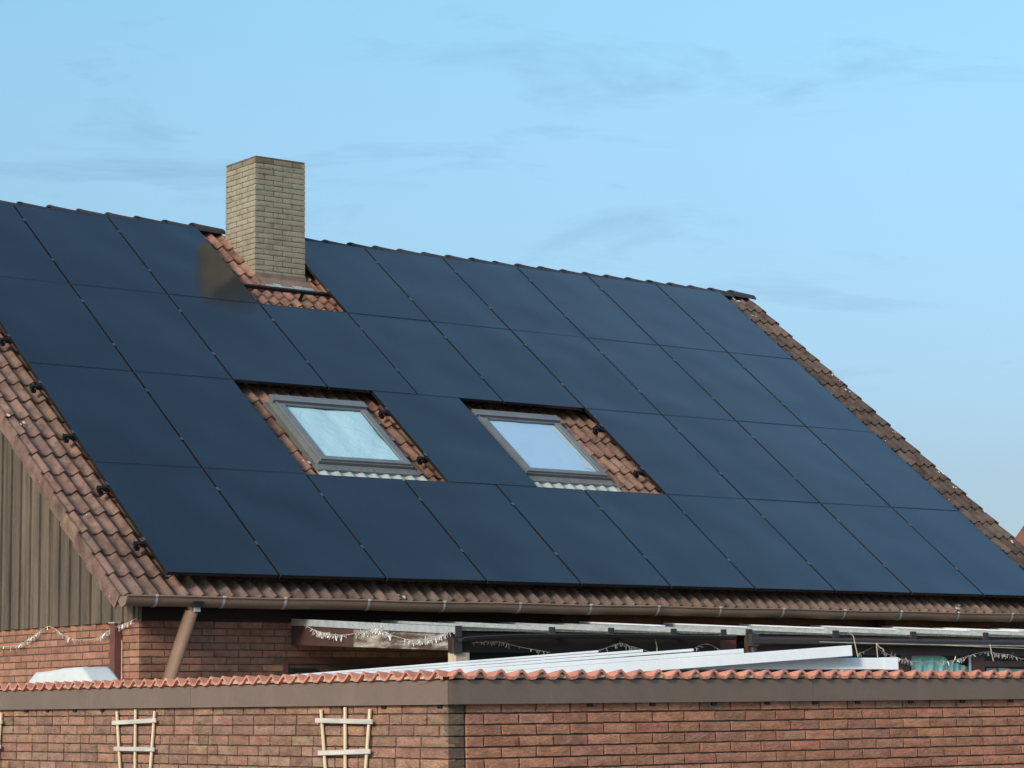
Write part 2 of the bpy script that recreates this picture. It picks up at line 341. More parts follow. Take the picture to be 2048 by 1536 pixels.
def single(name, mb, m, label, cat, group=None, kind=None):  # a thing that is one mesh
    xs, ys, zs = zip(*mb.v); b = Vector(((min(xs)+max(xs))/2, (min(ys)+max(ys))/2, min(zs)))
    mb.v = [tuple(Vector(v)-b) for v in mb.v]
    o = link(name, mb.mesh(name, M[m]), None, b + Vector((0, 0, Z0)))
    if kind == 'structure': o['kind'] = kind; return o
    return tag(o, label, cat, group, kind)
def jit(c, a=0.12, h=0.05):
    k = 1 + random.uniform(-a, a)
    return (min(1, c[0]*k*(1+random.uniform(-h, h))), c[1]*k*(1+random.uniform(-h, h)), c[2]*k*(1+random.uniform(-h, h)))

# brick meshes (unit length along x, outward face at y = 0, body behind at +y)
def brick_mesh(h, d, rough, m, seed, hx):
    rnd_ = random.Random(seed); mb = MB(); nx, nz = 5, 3; e = 0.0035
    vs = []
    for j in range(nz+1):
        for i in range(nx+1):
            x = -0.5 + i/nx; z = -h/2 + h*j/nz
            edge = i in (0, nx) or j in (0, nz)
            y = rnd_.uniform(0, rough) + (rough*0.9 if edge else 0)
            if i in (0, nx): z += rnd_.uniform(-e, e)*0.4
            if j in (0, nz): z += rnd_.uniform(-e, e)*0.5
            if i in (0, nx): x += rnd_.uniform(-0.006, 0.006)
            vs.append((x, y, z))
    fs = [(j*(nx+1)+i, j*(nx+1)+i+1, (j+1)*(nx+1)+i+1, (j+1)*(nx+1)+i) for j in range(nz) for i in range(nx)]
    rim = [i for i in range(nx)] + [j*(nx+1)+nx for j in range(nz)] + [nz*(nx+1)+nx-i for i in range(nx)] + [(nz-j)*(nx+1) for j in range(nz)]
    o = len(vs); vs += [(vs[k][0], d, vs[k][2]) for k in rim]; n = len(rim)
    fs += [(rim[k], o+k, o+(k+1) % n, rim[(k+1) % n]) for k in range(n)]
    mb.add(vs[:o], fs[:nx*nz], True); mb.add(vs, fs[nx*nz:]); return mb.mesh('brick', m)
BR = {}
for key, (h, d, rg) in {'brick': (0.0535, 0.05, 0.0022), 'brick_smooth': (0.052, 0.04, 0.0018), 'brick_yellow': (0.054, 0.04, 0.0022)}.items():
    BR[key] = [brick_mesh(h, d, rg, M[key], s_, 1) for s_ in range(6)]
def bricks(parent, key, org, dirv, length, ztop, rows, course, cols, bond='run', halves=0.0, skip=None, stuff=None, offs=0.0, J=0.0105):
    """rows of bricks from ztop down; outward normal = dirv rotated -90 deg about z"""
    ang = math.atan2(dirv.y, dirv.x); nrm = Vector((dirv.y, -dirv.x, 0)); mb = None; out = []
    if stuff: mb = MB()
    for r in range(rows):
        z = ztop - (r+0.5)*course
        s = 0.0; first = True; pat = (r + (1 if offs else 0)) % 2
        while s < length - 0.02:
            ln = 0.24
            if first and bond == 'run' and pat: ln = 0.115
            if first and bond == 'wild': ln = random.choice((0.115, 0.24, 0.178, 0.24))
            if not first and halves and random.random() < halves: ln = 0.115
            first = False
            if s + ln > length: ln = length - s
            if length - (s+ln+J) < 0.05 and length - (s+ln) > 0: ln = length - s
            p = org + dirv*(s+ln/2) + Vector((0, 0, z)) + nrm*random.uniform(-0.0015, 0.0025)
            ok = not (skip and skip(p, ln))
            if ok and mb is None:
                o = link('brick', random.choice(BR[key]), parent, p, (random.uniform(-.006, .006), random.uniform(-.004, .004), ang + random.uniform(-.006, .006)),
                         (ln, 1, 1 + random.uniform(-.02, .02)), jit(random.choice(cols), 0.05 if key == 'brick_yellow' else 0.12, 0.02 if key == 'brick_yellow' else 0.05))
                out.append(o)
            elif ok: mb.obox(p - nrm*0.02, dirv*(ln/2), nrm*0.02, Vector((0, 0, 0.026)))
            s += ln + J
    if key == 'brick_yellow':                     # sooty top course
        for o in out:
            if o.location.z > CZT - 0.10: k_ = random.uniform(.5, .8); o.color = (o.color[0]*k_, o.color[1]*k_*.96, o.color[2]*k_*.92, 1)
    if mb is not None:
        o = part('brickwork', mb, stuff, parent, color=cols[0]); o['kind'] = 'stuff'
    return out

# roof tile mesh: two rolls, local x along the eave, y up the slope, z off the roof
def tile_mesh(name, m, width, length, amp, lift, lip, seed=0, flange=0, seg=24, fl_h=0.11, roll=0.72):
    mb = MB(); rnd_ = random.Random(seed)
    def h(t):
        q = ((2*t) % 1.0) - 0.5
        return amp*math.cos(math.pi*q/roll)**2*(1 - 0.25*abs(q)) if abs(q) < roll/2 else 0.0
    xs = [width*i/seg for i in range(seg+1)]; ch = rnd_.uniform(-0.002, 0.002)
    top0 = [(x, rnd_.uniform(-0.002, 0.002), h(x/width) + lift + ch*(x/width)) for x in xs]
    top1 = [(x, length, h(x/width)) for x in xs]
    n = seg+1
    mb.add(top0+top1, [(i, i+1, n+i+1, n+i) for i in range(seg)], True)
    low0 = [(x, y+0.001, z-lip) for x, y, z in top0]; low1 = [(x, y+0.10, z-lip-lift*0.25) for x, y, z in top0]
    mb.add(top0+low0, [(i+1, i, n+i, n+i+1) for i in range(seg)], True)
    mb.add(low0+low1, [(i+1, i, n+i, n+i+1) for i in range(seg)], True)
    if flange:
        x = 0 if flange < 0 else width
        zt0, zt1 = h(0)+lift, h(0)
        mb.obox((x - flange*0.006, length/2 - 0.03, (zt0 - fl_h)/2 + 0.004), (0.009, 0, 0), (0, length/2 - 0.03, -(lift)*0.42), (0, 0, fl_h/2 + lift*0.5))
    return mb.mesh(name, m)

# ------------------------------------------------------------------ the ground
g = MB(); g.add([(-600, -600, -Z0), (600, -600, -Z0), (600, 600, -Z0), (-600, 600, -Z0)], [(0, 1, 2, 3)])
go = link('ground', g.mesh('ground', M['ground']), None, (0, 0, Z0)); go['kind'] = 'structure'

# ================================================================== THE HOUSE
XG, YF = -0.115, 0.28                       # outer faces of the gable wall and of the wall under the eave
XR = 12.0; RIDGE_V = 7.29; U0, TW, TP, V0 = -0.47, 0.298, 0.32, -0.148
NCOL, NROW = 43, 23
YR = RP(0, RIDGE_V, -0.2).y; YB = 2*YR - YF
house = thing('house', 'brick house with weathered board gable and tiled roof full of black solar panels', 'house', (6, YR, -Z0))
# --- roof deck
d = MB(); zt = RP(0, RIDGE_V, -0.22); e0 = RP(0, V0+0.06, -0.22)
def mirY(p): return Vector((p.x, 2*YR - p.y, p.z))
for sgn in (0, 1):
    a0, a1 = Vector((U0+0.02, e0.y, e0.z)), Vector((U0+NCOL*TW-0.02, e0.y, e0.z))
    b0, b1 = Vector((a0.x, zt.y, zt.z)), Vector((a1.x, zt.y, zt.z))
    q = [a0, a1, b1, b0]
    if sgn: q = [mirY(p) for p in q][::-1]
    lo = [p - Vector((0, 0, 0.06)) for p in q]
    d.add(q+lo, [(0, 1, 2, 3), (7, 6, 5, 4), (0, 4, 5, 1), (1, 5, 6, 2), (2, 6, 7, 3), (3, 7, 4, 0)])
roof = part('roof', d, 'deck', house)
# --- tiles
TM = [tile_mesh('roof_tile', M['tile'], TW+0.004, 0.40, 0.043, 0.030, 0.022, s_) for s_ in range(4)]
TL = tile_mesh('roof_tile', M['tile'], TW+0.004, 0.40, 0.043, 0.030, 0.022, 5, -1)
TRM = tile_mesh('roof_tile', M['tile'], TW, 0.40, 0.043, 0.030, 0.022, 6, 1, fl_h=0.09)
W_T = -0.20
SKY1, SKY2 = (2.30, 4.02, 1.74, 3.56), (5.15, 6.94, 1.74, 3.56)
CHM = (3.44, 4.64, 5.26, 7.5)
SKW = [(2.695, 3.845, 2.165, 3.365), (5.300, 6.455, 2.185, 3.395)]     # skylight outlines (u0, u1, v0, v1)
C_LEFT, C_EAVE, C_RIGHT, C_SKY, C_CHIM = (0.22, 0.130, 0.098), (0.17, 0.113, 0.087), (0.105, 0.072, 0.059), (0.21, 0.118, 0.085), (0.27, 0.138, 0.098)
field = MB(); ntile = 0
def inr(u, v, b, m=0.0): return b[0]-m < u < b[1]+m and b[2]-m < v < b[3]+m
tsrc = TM[0]
for r in range(NROW+1):
    v = V0 + r*TP
    if v > RIDGE_V - 0.12: continue
    for c in range(NCOL):
        u = U0 + c*TW; uc, vc = u + TW/2, v + 0.17
        if any(inr(uc, vc, (s[0]+0.1, s[1]-0.1, s[2]+0.1, s[3]-0.02)) for s in SKW): continue
        if 3.90 < uc < 4.62 and 6.10 < vc < 7.06: continue
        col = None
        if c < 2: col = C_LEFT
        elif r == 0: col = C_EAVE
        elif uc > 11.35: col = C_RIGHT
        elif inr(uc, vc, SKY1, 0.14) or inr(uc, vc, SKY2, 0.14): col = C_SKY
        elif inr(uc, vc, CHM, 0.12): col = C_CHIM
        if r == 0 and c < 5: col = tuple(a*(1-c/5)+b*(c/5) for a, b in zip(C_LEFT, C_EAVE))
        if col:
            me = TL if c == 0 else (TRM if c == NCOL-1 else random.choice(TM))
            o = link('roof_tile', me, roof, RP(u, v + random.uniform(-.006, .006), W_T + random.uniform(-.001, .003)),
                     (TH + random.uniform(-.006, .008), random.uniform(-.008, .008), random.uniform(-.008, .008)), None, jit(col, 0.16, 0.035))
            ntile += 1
        else:
            n0 = len(field.v)
            vs = [RP(u+q.co.x, v+q.co.y, W_T+q.co.z) for q in TM[(c+r) % 4].vertices]
            fs = [tuple(p.vertices) for p in TM[(c+r) % 4].polygons]
            field.add(vs, fs, True)
fo = part('roof_tile_field', field, 'tile', roof, color=(0.2, 0.125, 0.095)); fo['kind'] = 'stuff'
back = MB()
for c in range(NCOL*10):                    # far slope, rolls only, never seen from the garden side
    x0, x1 = U0 + c*TW/10, U0 + (c+1)*TW/10
    z0, z1 = 0.036*(0.5+0.5*math.cos(2*math.pi*(2*(c/10) - 0.5))), 0.036*(0.5+0.5*math.cos(2*math.pi*(2*((c+1)/10) - 0.5)))
    back.add([mirY(RP(x0, V0, W_T+z0)), mirY(RP(x1, V0, W_T+z1)), mirY(RP(x1, RIDGE_V, W_T+z1)), mirY(RP(x0, RIDGE_V, W_T+z0))], [(3, 2, 1, 0)], True)
bo = part('roof_tile_field', back, 'tile', roof, color=(0.2, 0.125, 0.095)); bo['kind'] = 'stuff'
# --- ridge tiles
rt = MB(); n = 12
def ridge_ring(x, r): return [(x, -r*1.25*math.cos(math.pi*k/n), r*math.sin(math.pi*k/n)) for k in range(n+1)]
for x0, x1, r0, r1 in ((0, 0.41, 0.103, 0.083), (0, 0.035, 0.107, 0.105)):
    a, b = ridge_ring(x0, r0), ridge_ring(x1, r1); rt.add(a+b, [(k+1, k, n+1+k, n+2+k) for k in range(n)], True)
    rt.add(a+[(x0, p[1]*0.84, p[2]*0.84) for p in a], [(k, k+1, n+2+k, n+1+k) for k in range(n)])
    rt.add(b+[(x1, p[1]*0.84, p[2]*0.84) for p in b], [(k+1, k, n+1+k, n+2+k) for k in range(n)])
RT = rt.mesh('ridge_tile', M['ridge'])
rz = RP(0, RIDGE_V, -0.20)
for k in range(35):
    x = U0 + 0.366*k
    if x > 12.05: continue
    if 3.80 < x + 0.2 < 4.62: continue
    link('ridge_tile', RT, roof, (x, rz.y, rz.z + 0.005 + random.uniform(-.003, .004)), (random.uniform(-.02, .02), random.uniform(-.006, .006) + 0.02, random.uniform(-.008, .008)))
# --- verge boards under the overhang
vb = MB(); vb.rbox(U0+0.03, XG-0.03, V0+0.20, RIDGE_V-0.08, -0.315, -0.29)
part('verge_board', vb, 'verge', house)
vb = MB(); vb.rbox(XR+0.03, U0+NCOL*TW-0.03, V0+0.20, RIDGE_V-0.08, -0.315, -0.29)
part('verge_board', vb, 'verge', house)
# --- gable: boards above, bricks below
ZC = -0.405
def ztop(Y, w=-0.30):
    Yq = Y if Y <= YR else 2*YR - Y
    v = (Yq + w*ST)/CT; return v*ST + w*CT
gc = MB(); gc.add([(XG+0.012, YF, ZC), (XG+0.012, YR, ZC), (XG+0.012, YB, ZC), (XG+0.012, YB, ztop(YB)), (XG+0.012, YR, ztop(YR)), (XG+0.012, YF, ztop(YF)),
                   (XG+0.05, YF, ZC), (XG+0.05, YR, ZC), (XG+0.05, YB, ZC), (XG+0.05, YB, ztop(YB)), (XG+0.05, YR, ztop(YR)), (XG+0.05, YF, ztop(YF))],
                  [(0, 5, 4, 3, 2, 1), (6, 7, 8, 9, 10, 11), (0, 1, 2, 8, 7, 6), (0, 6, 11, 5), (5, 11, 10, 4), (4, 10, 9, 3), (3, 9, 8, 2)])
clad = part('gable_cladding', gc, 'wood_dark', house)
y = YF - 0.035; k = 0
while y < YB:
    w_ = 0.105 if k % 2 else 0.088
    proud = 0.028 if k % 2 else 0.010
    y0, y1 = y, min(y + w_ + (0.02 if k % 2 else 0), YB)
    x0, x1 = XG - proud, XG + 0.010 - (0.0 if k % 2 else 0.002)
    zb = ZC - 0.012 - random.uniform(0, 0.004)
    t0, t1 = ztop(y0), ztop(y1)
    tm = max(t0, t1) if y0 < YR < y1 else None
    m_ = MB(); c_ = 0.004
    vs = [(x1, y0, zb), (x1, y1, zb), (x1, y1, t1), (x1, y0, t0), (x0, y0+c_, zb), (x0, y1-c_, zb), (x0, y1-c_, t1), (x0, y0+c_, t0)]
    m_.add(vs, [(4, 7, 6, 5), (0, 1, 2, 3), (0, 3, 7, 4), (1, 5, 6, 2), (3, 2, 6, 7), (0, 4, 5, 1)])
    part('plank', m_, 'wood_clad', clad)
    y = y1 + (0.004 if k % 2 == 0 else -0.012); k += 1
COLS_H = [(0.37, 0.175, 0.115), (0.34, 0.16, 0.105), (0.395, 0.19, 0.125), (0.32, 0.155, 0.105)]
gw = MB(); gw.box(XG+0.010, XG+0.20, YF+0.012, YB-0.0, -Z0, ZC-0.004)
wall_g = part('wall', gw, 'mortar', house)
bricks(wall_g, 'brick_smooth', Vector((XG, YF+3.05, 0)), Vector((0, -1, 0)), 3.05, ZC-0.006, 10, 0.0635, COLS_H)
bricks(wall_g, 'brick_smooth', Vector((XG, YF+3.05, 0)), Vector((0, -1, 0)), 3.05, ZC-0.006-0.635, 35, 0.0635, COLS_H, stuff='brick_smooth')
bricks(wall_g, 'brick_smooth', Vector((XG, YB, 0)), Vector((0, -1, 0)), YB-YF-3.06, ZC-0.006, 45, 0.0635, COLS_H, stuff='brick_smooth')
fw = MB(); fw.box(XG+0.205, XR, YF+0.010, YF+0.20, -Z0, -0.27)
wall_f = part('wall', fw, 'mortar', house)
# door opening under the patio roof
DX0, DX1, DZ = onY(566, 1316, YF).x, onY(566, 1316, YF).x + 2.3, onY(566, 1316, YF).z
def in_door(p, ln): return p.x > DX0 + 0.02 and p.x < DX1 and p.z < DZ
bricks(wall_f, 'brick_smooth', Vector((XG+0.01, YF, 0)), Vector((1, 0, 0)), 4.4, ZC-0.006, 10, 0.0635, COLS_H, skip=in_door)
bricks(wall_f, 'brick_smooth', Vector((XG+0.01, YF, 0)), Vector((1, 0, 0)), 12.1, ZC-0.006-0.635, 35, 0.0635, COLS_H, stuff='brick_smooth', skip=in_door)
bricks(wall_f, 'brick_smooth', Vector((XG+4.43, YF, 0)), Vector((1, 0, 0)), 7.6, ZC-0.006, 10, 0.0635, COLS_H, stuff='brick_smooth', skip=in_door)
bw = MB(); bw.box(XG+0.205, XR, YB-0.2, YB, -Z0, -0.27); bw.box(XR-0.2, XR-0.003, YF+0.205, YB-0.205, -Z0, -0.27)
bw.add([(XR-0.1, YF, -0.271), (XR-0.1, YB, -0.271), (XR-0.1, YR, ztop(YR)), (XR-0.003, YF, -0.271), (XR-0.003, YB, -0.271), (XR-0.003, YR, ztop(YR))],
       [(0, 2, 1), (3, 4, 5), (0, 1, 4, 3), (1, 2, 5, 4), (2, 0, 3, 5)])
part('wall', bw, 'render_grey', house)
# door: frame, leaf, hinge
dm = MB(); dm.box(DX0, DX0+0.055, YF-0.004, YF+0.03, -Z0, DZ); dm.box(DX0+0.055, DX1, YF-0.004, YF+0.03, DZ-0.05, DZ)
door = part('door', dm, 'wood_maroon', house)
dm = MB(); dm.box(DX0+0.06, DX1, YF+0.010, YF+0.035, -Z0, DZ-0.055); part('door_leaf', dm, 'wood_brown', door)
dm = MB(); dm.box(DX0+0.105, DX0+0.36, YF-0.006, YF+0.009, DZ-0.115, DZ-0.092); dm.box(DX0+0.09, DX0+0.115, YF-0.008, YF+0.009, DZ-0.26, DZ-0.09)
part('hinge', dm, 'black', door)
# soffit and eave timbers
sf = MB(); sf.box(XG-0.02, XR, 0.03, YF-0.002, -0.262, -0.245); part('soffit', sf, 'wood_dark', house)
sf = MB(); sf.box(XG-0.015, 4.55, YF-0.022, YF-0.001, ZC-0.002, -0.264); part('eave_board', sf, 'wood_dark', house)
xr0, xr1, xr2 = onY(1165, 1232, YF).x, onY(1708, 1240, YF).x, onY(1752, 1240, YF).x
sf = MB(); sf.box(xr0, xr1, YF-0.13, YF-0.024, -0.50, -0.266); part('eave_board', sf, 'wood_rust', house, label='rust-brown eave board under the gutter')
sf = MB(); sf.box(xr2, onY(1962, 1245, YF).x, YF-0.13, YF-0.024, -0.50, -0.266); part('eave_board', sf, 'wood_rust', house, label='rust-brown eave board under the gutter')

# --- chimney
CU0, CU1, CY0, CY1 = 3.916, 4.588, 5.02, 5.69
CZT = 5.14
cm = MB(); cm.box(CU0+0.009, CU1-0.009, CY0+0.009, CY1-0.009, 3.2, CZT-0.03)
chim = part('chimney', cm, 'mortar_light', house)
COLS_Y = [(0.325, 0.28, 0.20), (0.31, 0.268, 0.193), (0.34, 0.29, 0.207)]
CW = CU1-CU0
for (o_, dv, ln, rows, of) in ((Vector((CU0, CY0, 0)), Vector((1, 0, 0)), CW, 23, 0), (Vector((CU0, CY1, 0)), Vector((0, -1, 0)), CY1-CY0, 23, 1),
                               (Vector((CU1, CY1, 0)), Vector((-1, 0, 0)), CW, 16, 0), (Vector((CU1, CY0, 0)), Vector((0, 1, 0)), CY1-CY0, 22, 1)):
    if of: bricks(chim, 'brick_yellow', o_ + dv*0.002, dv, ln-0.004, CZT-0.03, rows, 0.0625, COLS_Y, offs=of, stuff=None if dv.y < 0 else 'brick_yellow')
    else: bricks(chim, 'brick_yellow', o_, dv, ln, CZT-0.03, rows, 0.0625, COLS_Y, stuff=None if dv.x > 0 else 'brick_yellow')
cm = MB(); cm.box(CU0+0.004, CU1-0.004, CY0+0.004, CY1-0.004, CZT-0.030, CZT-0.012)
cm.box(CU0+0.2, CU1-0.2, CY0+0.2, CY1-0.2, CZT, CZT+0.004)
M['cap'] = mat('stained_chimney_cap', (0.16, 0.125, 0.09), (0.07, 0.055, 0.045), rough=0.9, scale=9, fine=0.3, spots=(9, 0.62, (0.3, 0.14, 0.09)))
part('cap', cm, 'cap', chim)
fl = MB(); fl.rbox(CU0-0.03, CU1+0.05, 6.06, 6.30, -0.165, -0.153); fl.box(CU0-0.006, CU1+0.006, CY0-0.013, CY0-0.005, CZT-1.45, CZT-1.375)
part('flashing', fl, 'lead', chim)
zx = MB(); x_ = CU0 + 0.03
while x_ < CU1 - 0.02:
    w_ = random.uniform(0.09, 0.16); a_ = random.uniform(-.02, .02)
    zx.obox(RP(x_+w_/2, 6.02+a_, -0.146+random.uniform(0, .004)), EU*(w_/2-0.004), EV*0.05+EW*random.uniform(-.012, .004), EW*0.002+EU*0.0001); x_ += w_
part('flashing_strip', zx, 'zinc', chim)
# --- gutter with brackets
GR, GY, GZ = 0.078, -0.06, -0.222
gu = MB(); gx0, gx1, n = -0.46, XR+0.3, 14
def gsec(x, r, dz=0): return [(x, GY - r*math.cos(math.pi*k/n), GZ + dz - r*1.1*math.sin(math.pi*k/n)) for k in range(n+1)]
segs = 26
for ro, flip in ((GR, False), (GR-0.003, True)):
    rings = [gsec(gx0 + (gx1-gx0)*i/segs, ro, 0.004*math.sin(i*1.7)) for i in range(segs+1)]
    vs = [p for g_ in rings for p in g_]; m1 = n+1
    fs = [(i*m1+k, (i+1)*m1+k, (i+1)*m1+k+1, i*m1+k+1) for i in range(segs) for k in range(n)]
    gu.add(vs, [f[::-1] for f in fs] if not flip else fs, True)
gu.tube([(gx0 + (gx1-gx0)*i/segs, GY-GR-0.002, GZ+0.004*math.sin(i*1.7)+0.002) for i in range(segs+1)], 0.0095, 8)
gutter = part('gutter', gu, 'gutter', house)
ge = MB(); ge.add([(gx0-0.003, *p[1:]) for p in gsec(0, GR+0.004)] + [(gx0+0.02, *p[1:]) for p in gsec(0, GR+0.004)],
                  [tuple(range(n+1))] + [(k+1, k, n+1+k, n+2+k) for k in range(n)])
part('end_cap', ge, 'gutter', gutter)
bm = MB()
for k in range(n):
    a0, a1 = math.pi*k/n, math.pi*(k+1)/n; r_ = GR + 0.0035
    p0, p1 = Vector((0, -r_*math.cos(a0), -r_*1.1*math.sin(a0))), Vector((0, -r_*math.cos(a1), -r_*1.1*math.sin(a1)))
    bm.add([p0+Vector((-.013, 0, 0)), p0+Vector((.013, 0, 0)), p1+Vector((.013, 0, 0)), p1+Vector((-.013, 0, 0))], [(0, 1, 2, 3)], True)
bm.tube([(-0.013, -GR-0.004, 0.004), (0.013, -GR-0.004, 0.004)], 0.0135, 8)
BMM = bm.mesh('bracket', M['bracket'])
for px_ in (314, 449, 572, 738, 890, 1040, 1182, 1318, 1442, 1567, 1690, 1803, 1917, 2025):
    p = onY(px_, 1194 + (px_-314)*0.0187, GY-GR)
    link('bracket', BMM, gutter, (p.x, GY, GZ), (0, random.uniform(-.04, .04), random.uniform(-.05, .05)))
for x_ in (11.75,): link('bracket', BMM, gutter, (x_, GY, GZ))
go_ = onY(398, 1208, GY-GR)
ou = MB(); ou.box(go_.x-0.055, go_.x+0.045, GY-GR-0.012, GY-GR+0.02, GZ-0.085, GZ-0.035); part('outlet_clip', ou, 'black', gutter)
ou = MB(); ou.box(go_.x-0.035, go_.x+0.02, GY-GR*0.9, GY-GR*0.6, GZ-0.125, GZ-0.08); part('outlet_collar', ou, 'zinc', gutter)
p1_, p2_ = onY(383, 1222, -0.06), onY(336, 1366, YF-0.10)
dp = MB(); dp.tube([p1_ + Vector((0.006, 0, 0.03)), p1_, p2_, p2_ + Vector((-0.03, 0.0, -0.14)), Vector((p2_.x-0.03, p2_.y, -Z0))], 0.060, 18)
part('downpipe', dp, 'gutter', house)
# --- square pipe on the gable wall
q_ = onX(228, 1246, XG-0.06)
sp = MB(); sp.box(XG-0.075, XG-0.004, q_.y-0.045, q_.y+0.045, -Z0, q_.z-0.004)
wp = part('wall_post', sp, 'wood_maroon', house)
sp = MB(); sp.box(XG-0.085, XG-0.003, q_.y-0.055, q_.y+0.055, q_.z-0.004, q_.z+0.008); part('cap', sp, 'zinc', wp)
sp = MB(); sp.tube([(XG-0.02, q_.y-0.075, q_.z-0.15), (XG-0.022, q_.y-0.078, q_.z-0.5), (XG-0.02, q_.y-0.076, -1.5)], 0.004, 6); part('wire', sp, 'cord', wp)

# --- skylights
def skylight(s, film, film_label, tag_):
    u0, u1, v0, v1 = s; wt = -0.075; m_ = MB()
    def ring(mb, a, b, c, d_, t, w0, w1, tt=None, tb=None):
        tt = tt or t; tb = tb or t
        mb.rbox(a, a+t, c, d_, w0, w1); mb.rbox(b-t, b, c, d_, w0, w1)
        mb.rbox(a+t, b-t, c, c+tb, w0, w1); mb.rbox(a+t, b-t, d_-tt, d_, w0, w1)
    ring(m_, u0, u1, v0, v1, 0.055, -0.24, wt-0.022)
    sk = part('skylight', m_, 'alu', house, label=tag_)
    m_ = MB(); ring(m_, u0+0.028, u1-0.028, v0+0.015, v1-0.10, 0.075, wt-0.020, wt, 0.05, 0.06); part('sash', m_, 'alu', sk)
    m_ = MB(); m_.rbox(u0-0.008, u1+0.008, v1-0.098, v1+0.012, wt-0.03, wt+0.012); part('top_cover', m_, 'alu', sk)
    m_ = MB(); m_.rbox(u0+0.034, u1-0.034, v1-0.135, v1-0.10, wt-0.006, wt+0.003); part('hinge_slot', m_, 'dark_gutter', sk)
    m_ = MB(); m_.add([RP(u0+0.10, v0+0.07, wt-0.012), RP(u1-0.10, v0+0.07, wt-0.012), RP(u1-0.10, v1-0.145, wt-0.012), RP(u0+0.10, v1-0.145, wt-0.012)], [(0, 1, 2, 3)]); part('pane', m_, 'pane', sk)
    # crumpled film behind the pane
    m_ = MB(); NX, NY = 22, 22; a0, a1, b0, b1 = u0+0.102, u1-0.102, v0+0.072, v1-0.148
    rr = random.Random(int(u0*100)); fold = [(rr.uniform(0, math.pi), rr.uniform(6, 16), rr.uniform(0, 6), rr.uniform(.3, 1)) for _ in range(7)]
    def hh(x, y):
        z = 0
        for a_, f_, ph, am in fold: z += am*(1-abs(math.sin((x*math.cos(a_)+y*math.sin(a_))*f_*0.5+ph)))**2.5
        return -0.002 - (0.006*z if film == 'foil' else 0.0022*z)
    vs = [RP(a0+(a1-a0)*i/NX, b0+(b1-b0)*j/NY, wt-0.024+hh(i/NX, j/NY)) for j in range(NY+1) for i in range(NX+1)]
    m_.add(vs, [(j*(NX+1)+i, j*(NX+1)+i+1, (j+1)*(NX+1)+i+1, (j+1)*(NX+1)+i) for j in range(NY) for i in range(NX)], True)
    part('blind_film', m_, film, sk, label=film_label)
    if film == 'foil2':
        m_ = MB(); m_.add([RP(a1-0.015, b1-0.02, wt-0.0225), RP(a1-0.09, b1-0.10, wt-0.0225), RP(a1-0.05, b0+0.30, wt-0.0222), RP(a1-0.13, b0+0.12, wt-0.0222), RP(a1-0.02, b0+0.06, wt-0.0222), RP(a1-0.004, b0+0.05, wt-0.0222)],
                          [(0, 1, 2), (0, 2, 5), (2, 3, 4), (2, 4, 5)]); part('film_fold', m_, 'tarp', sk)
    # side and bottom flashing
    m_ = MB(); m_.rbox(u0-0.045, u0-0.002, v0-0.02, v1, -0.20, -0.150); part('flashing', m_, 'side_flash', sk)
    m_ = MB(); m_.rbox(u1+0.002, u1+0.03, v0-0.02, v1, -0.20, -0.150)
    part('flashing', m_, 'side_flash', sk)
    m_ = MB(); m_.rbox(u0-0.04, u1+0.03, v0-0.10, v0-0.003, -0.17, wt-0.055); part('flashing', m_, 'alu', sk)
    m_ = MB(); NX = 90; up, dn = [], []
    for i in range(NX+1):
        u = u0 - 0.05 + (u1-u0+0.14)*i/NX
        hgt = 0.036*(0.5+0.5*math.cos(2*math.pi*(2*((u-U0)/TW % 1) - 0.5)))**1.25
        up.append(RP(u, v0-0.09, W_T+0.040+0.5*hgt)); dn.append(RP(u, v0-0.215+0.012*math.sin(u*31), W_T+0.030+hgt))
    m_.add(up+dn, [(i, NX+1+i, NX+2+i, i+1) for i in range(NX)], True)
    part('apron', m_, 'apron', sk)
skylight(SKW[0], 'foil', 'crumpled silver film', 'skylight backed with crumpled silver film')
skylight(SKW[1], 'foil2', 'smooth bluish film', 'skylight backed with smooth bluish film')

# ================================================================== SOLAR PANELS AND RAILS
PW, PH, GAP = 1.154, 1.154*1.525, 0.020
w1, h1 = PW - GAP, PH - 0.008
m_ = MB(); t = 0.010
for (x0, x1, y0, y1) in ((0, t, 0, h1), (w1-t, w1, 0, h1), (t, w1-t, 0, t), (t, w1-t, h1-t, h1)): m_.box(x0, x1, y0, y1, -0.035, 0)
m_.box(t, w1-t, t, h1-t, -0.030, -0.028)
PF = m_.mesh('frame', M['frame'])
m_ = MB(); m_.box(t, w1-t, t, h1-t, -0.008, -0.0012); PG = m_.mesh('glass', M['panel'])
m_ = MB(); m_.bbox((0, 0, 0), (0, 0.026, 0), (0.0145, 0, 0), (0, 0, 0.003), 0.001); m_.tube([(0, 0, 0.002), (0, 0, 0.007)], 0.006, 8)
PC = m_.mesh('clamp', M['clamp'])
m_ = MB(); m_.box(0, 0.006, -0.006, 0.0, -0.034, 0.0); PCO = m_.mesh('corner_piece', M['clamp'])
ROWN = ['row along the gutter', 'second row above the gutter', 'row just below the chimney', 'row along the ridge']
ORD = ['first', 'second', 'third', 'fourth', 'fifth', 'sixth', 'seventh', 'eighth', 'ninth', 'tenth']
RAILF = (0.50, 1.385)
def panel(u, v, label, left=True):
    o = bpy.data.objects.new('solar_panel', None); COL.objects.link(o); o.empty_display_size = 0.2
    o.location = RP(u, v, 0) + Vector((0, 0, Z0)); o.rotation_euler = (TH + random.gauss(0, .0006), random.gauss(0, .0008), 0)
    tag(o, label, 'solar panel', 'solar panels covering the roof')
    link('frame', PF, o); link('glass', PG, o); link('corner_piece', PCO, o)
    for f in RAILF: link('clamp', PC, o, (-GAP/2 if left else -0.006, f, 0.0025))
    return o
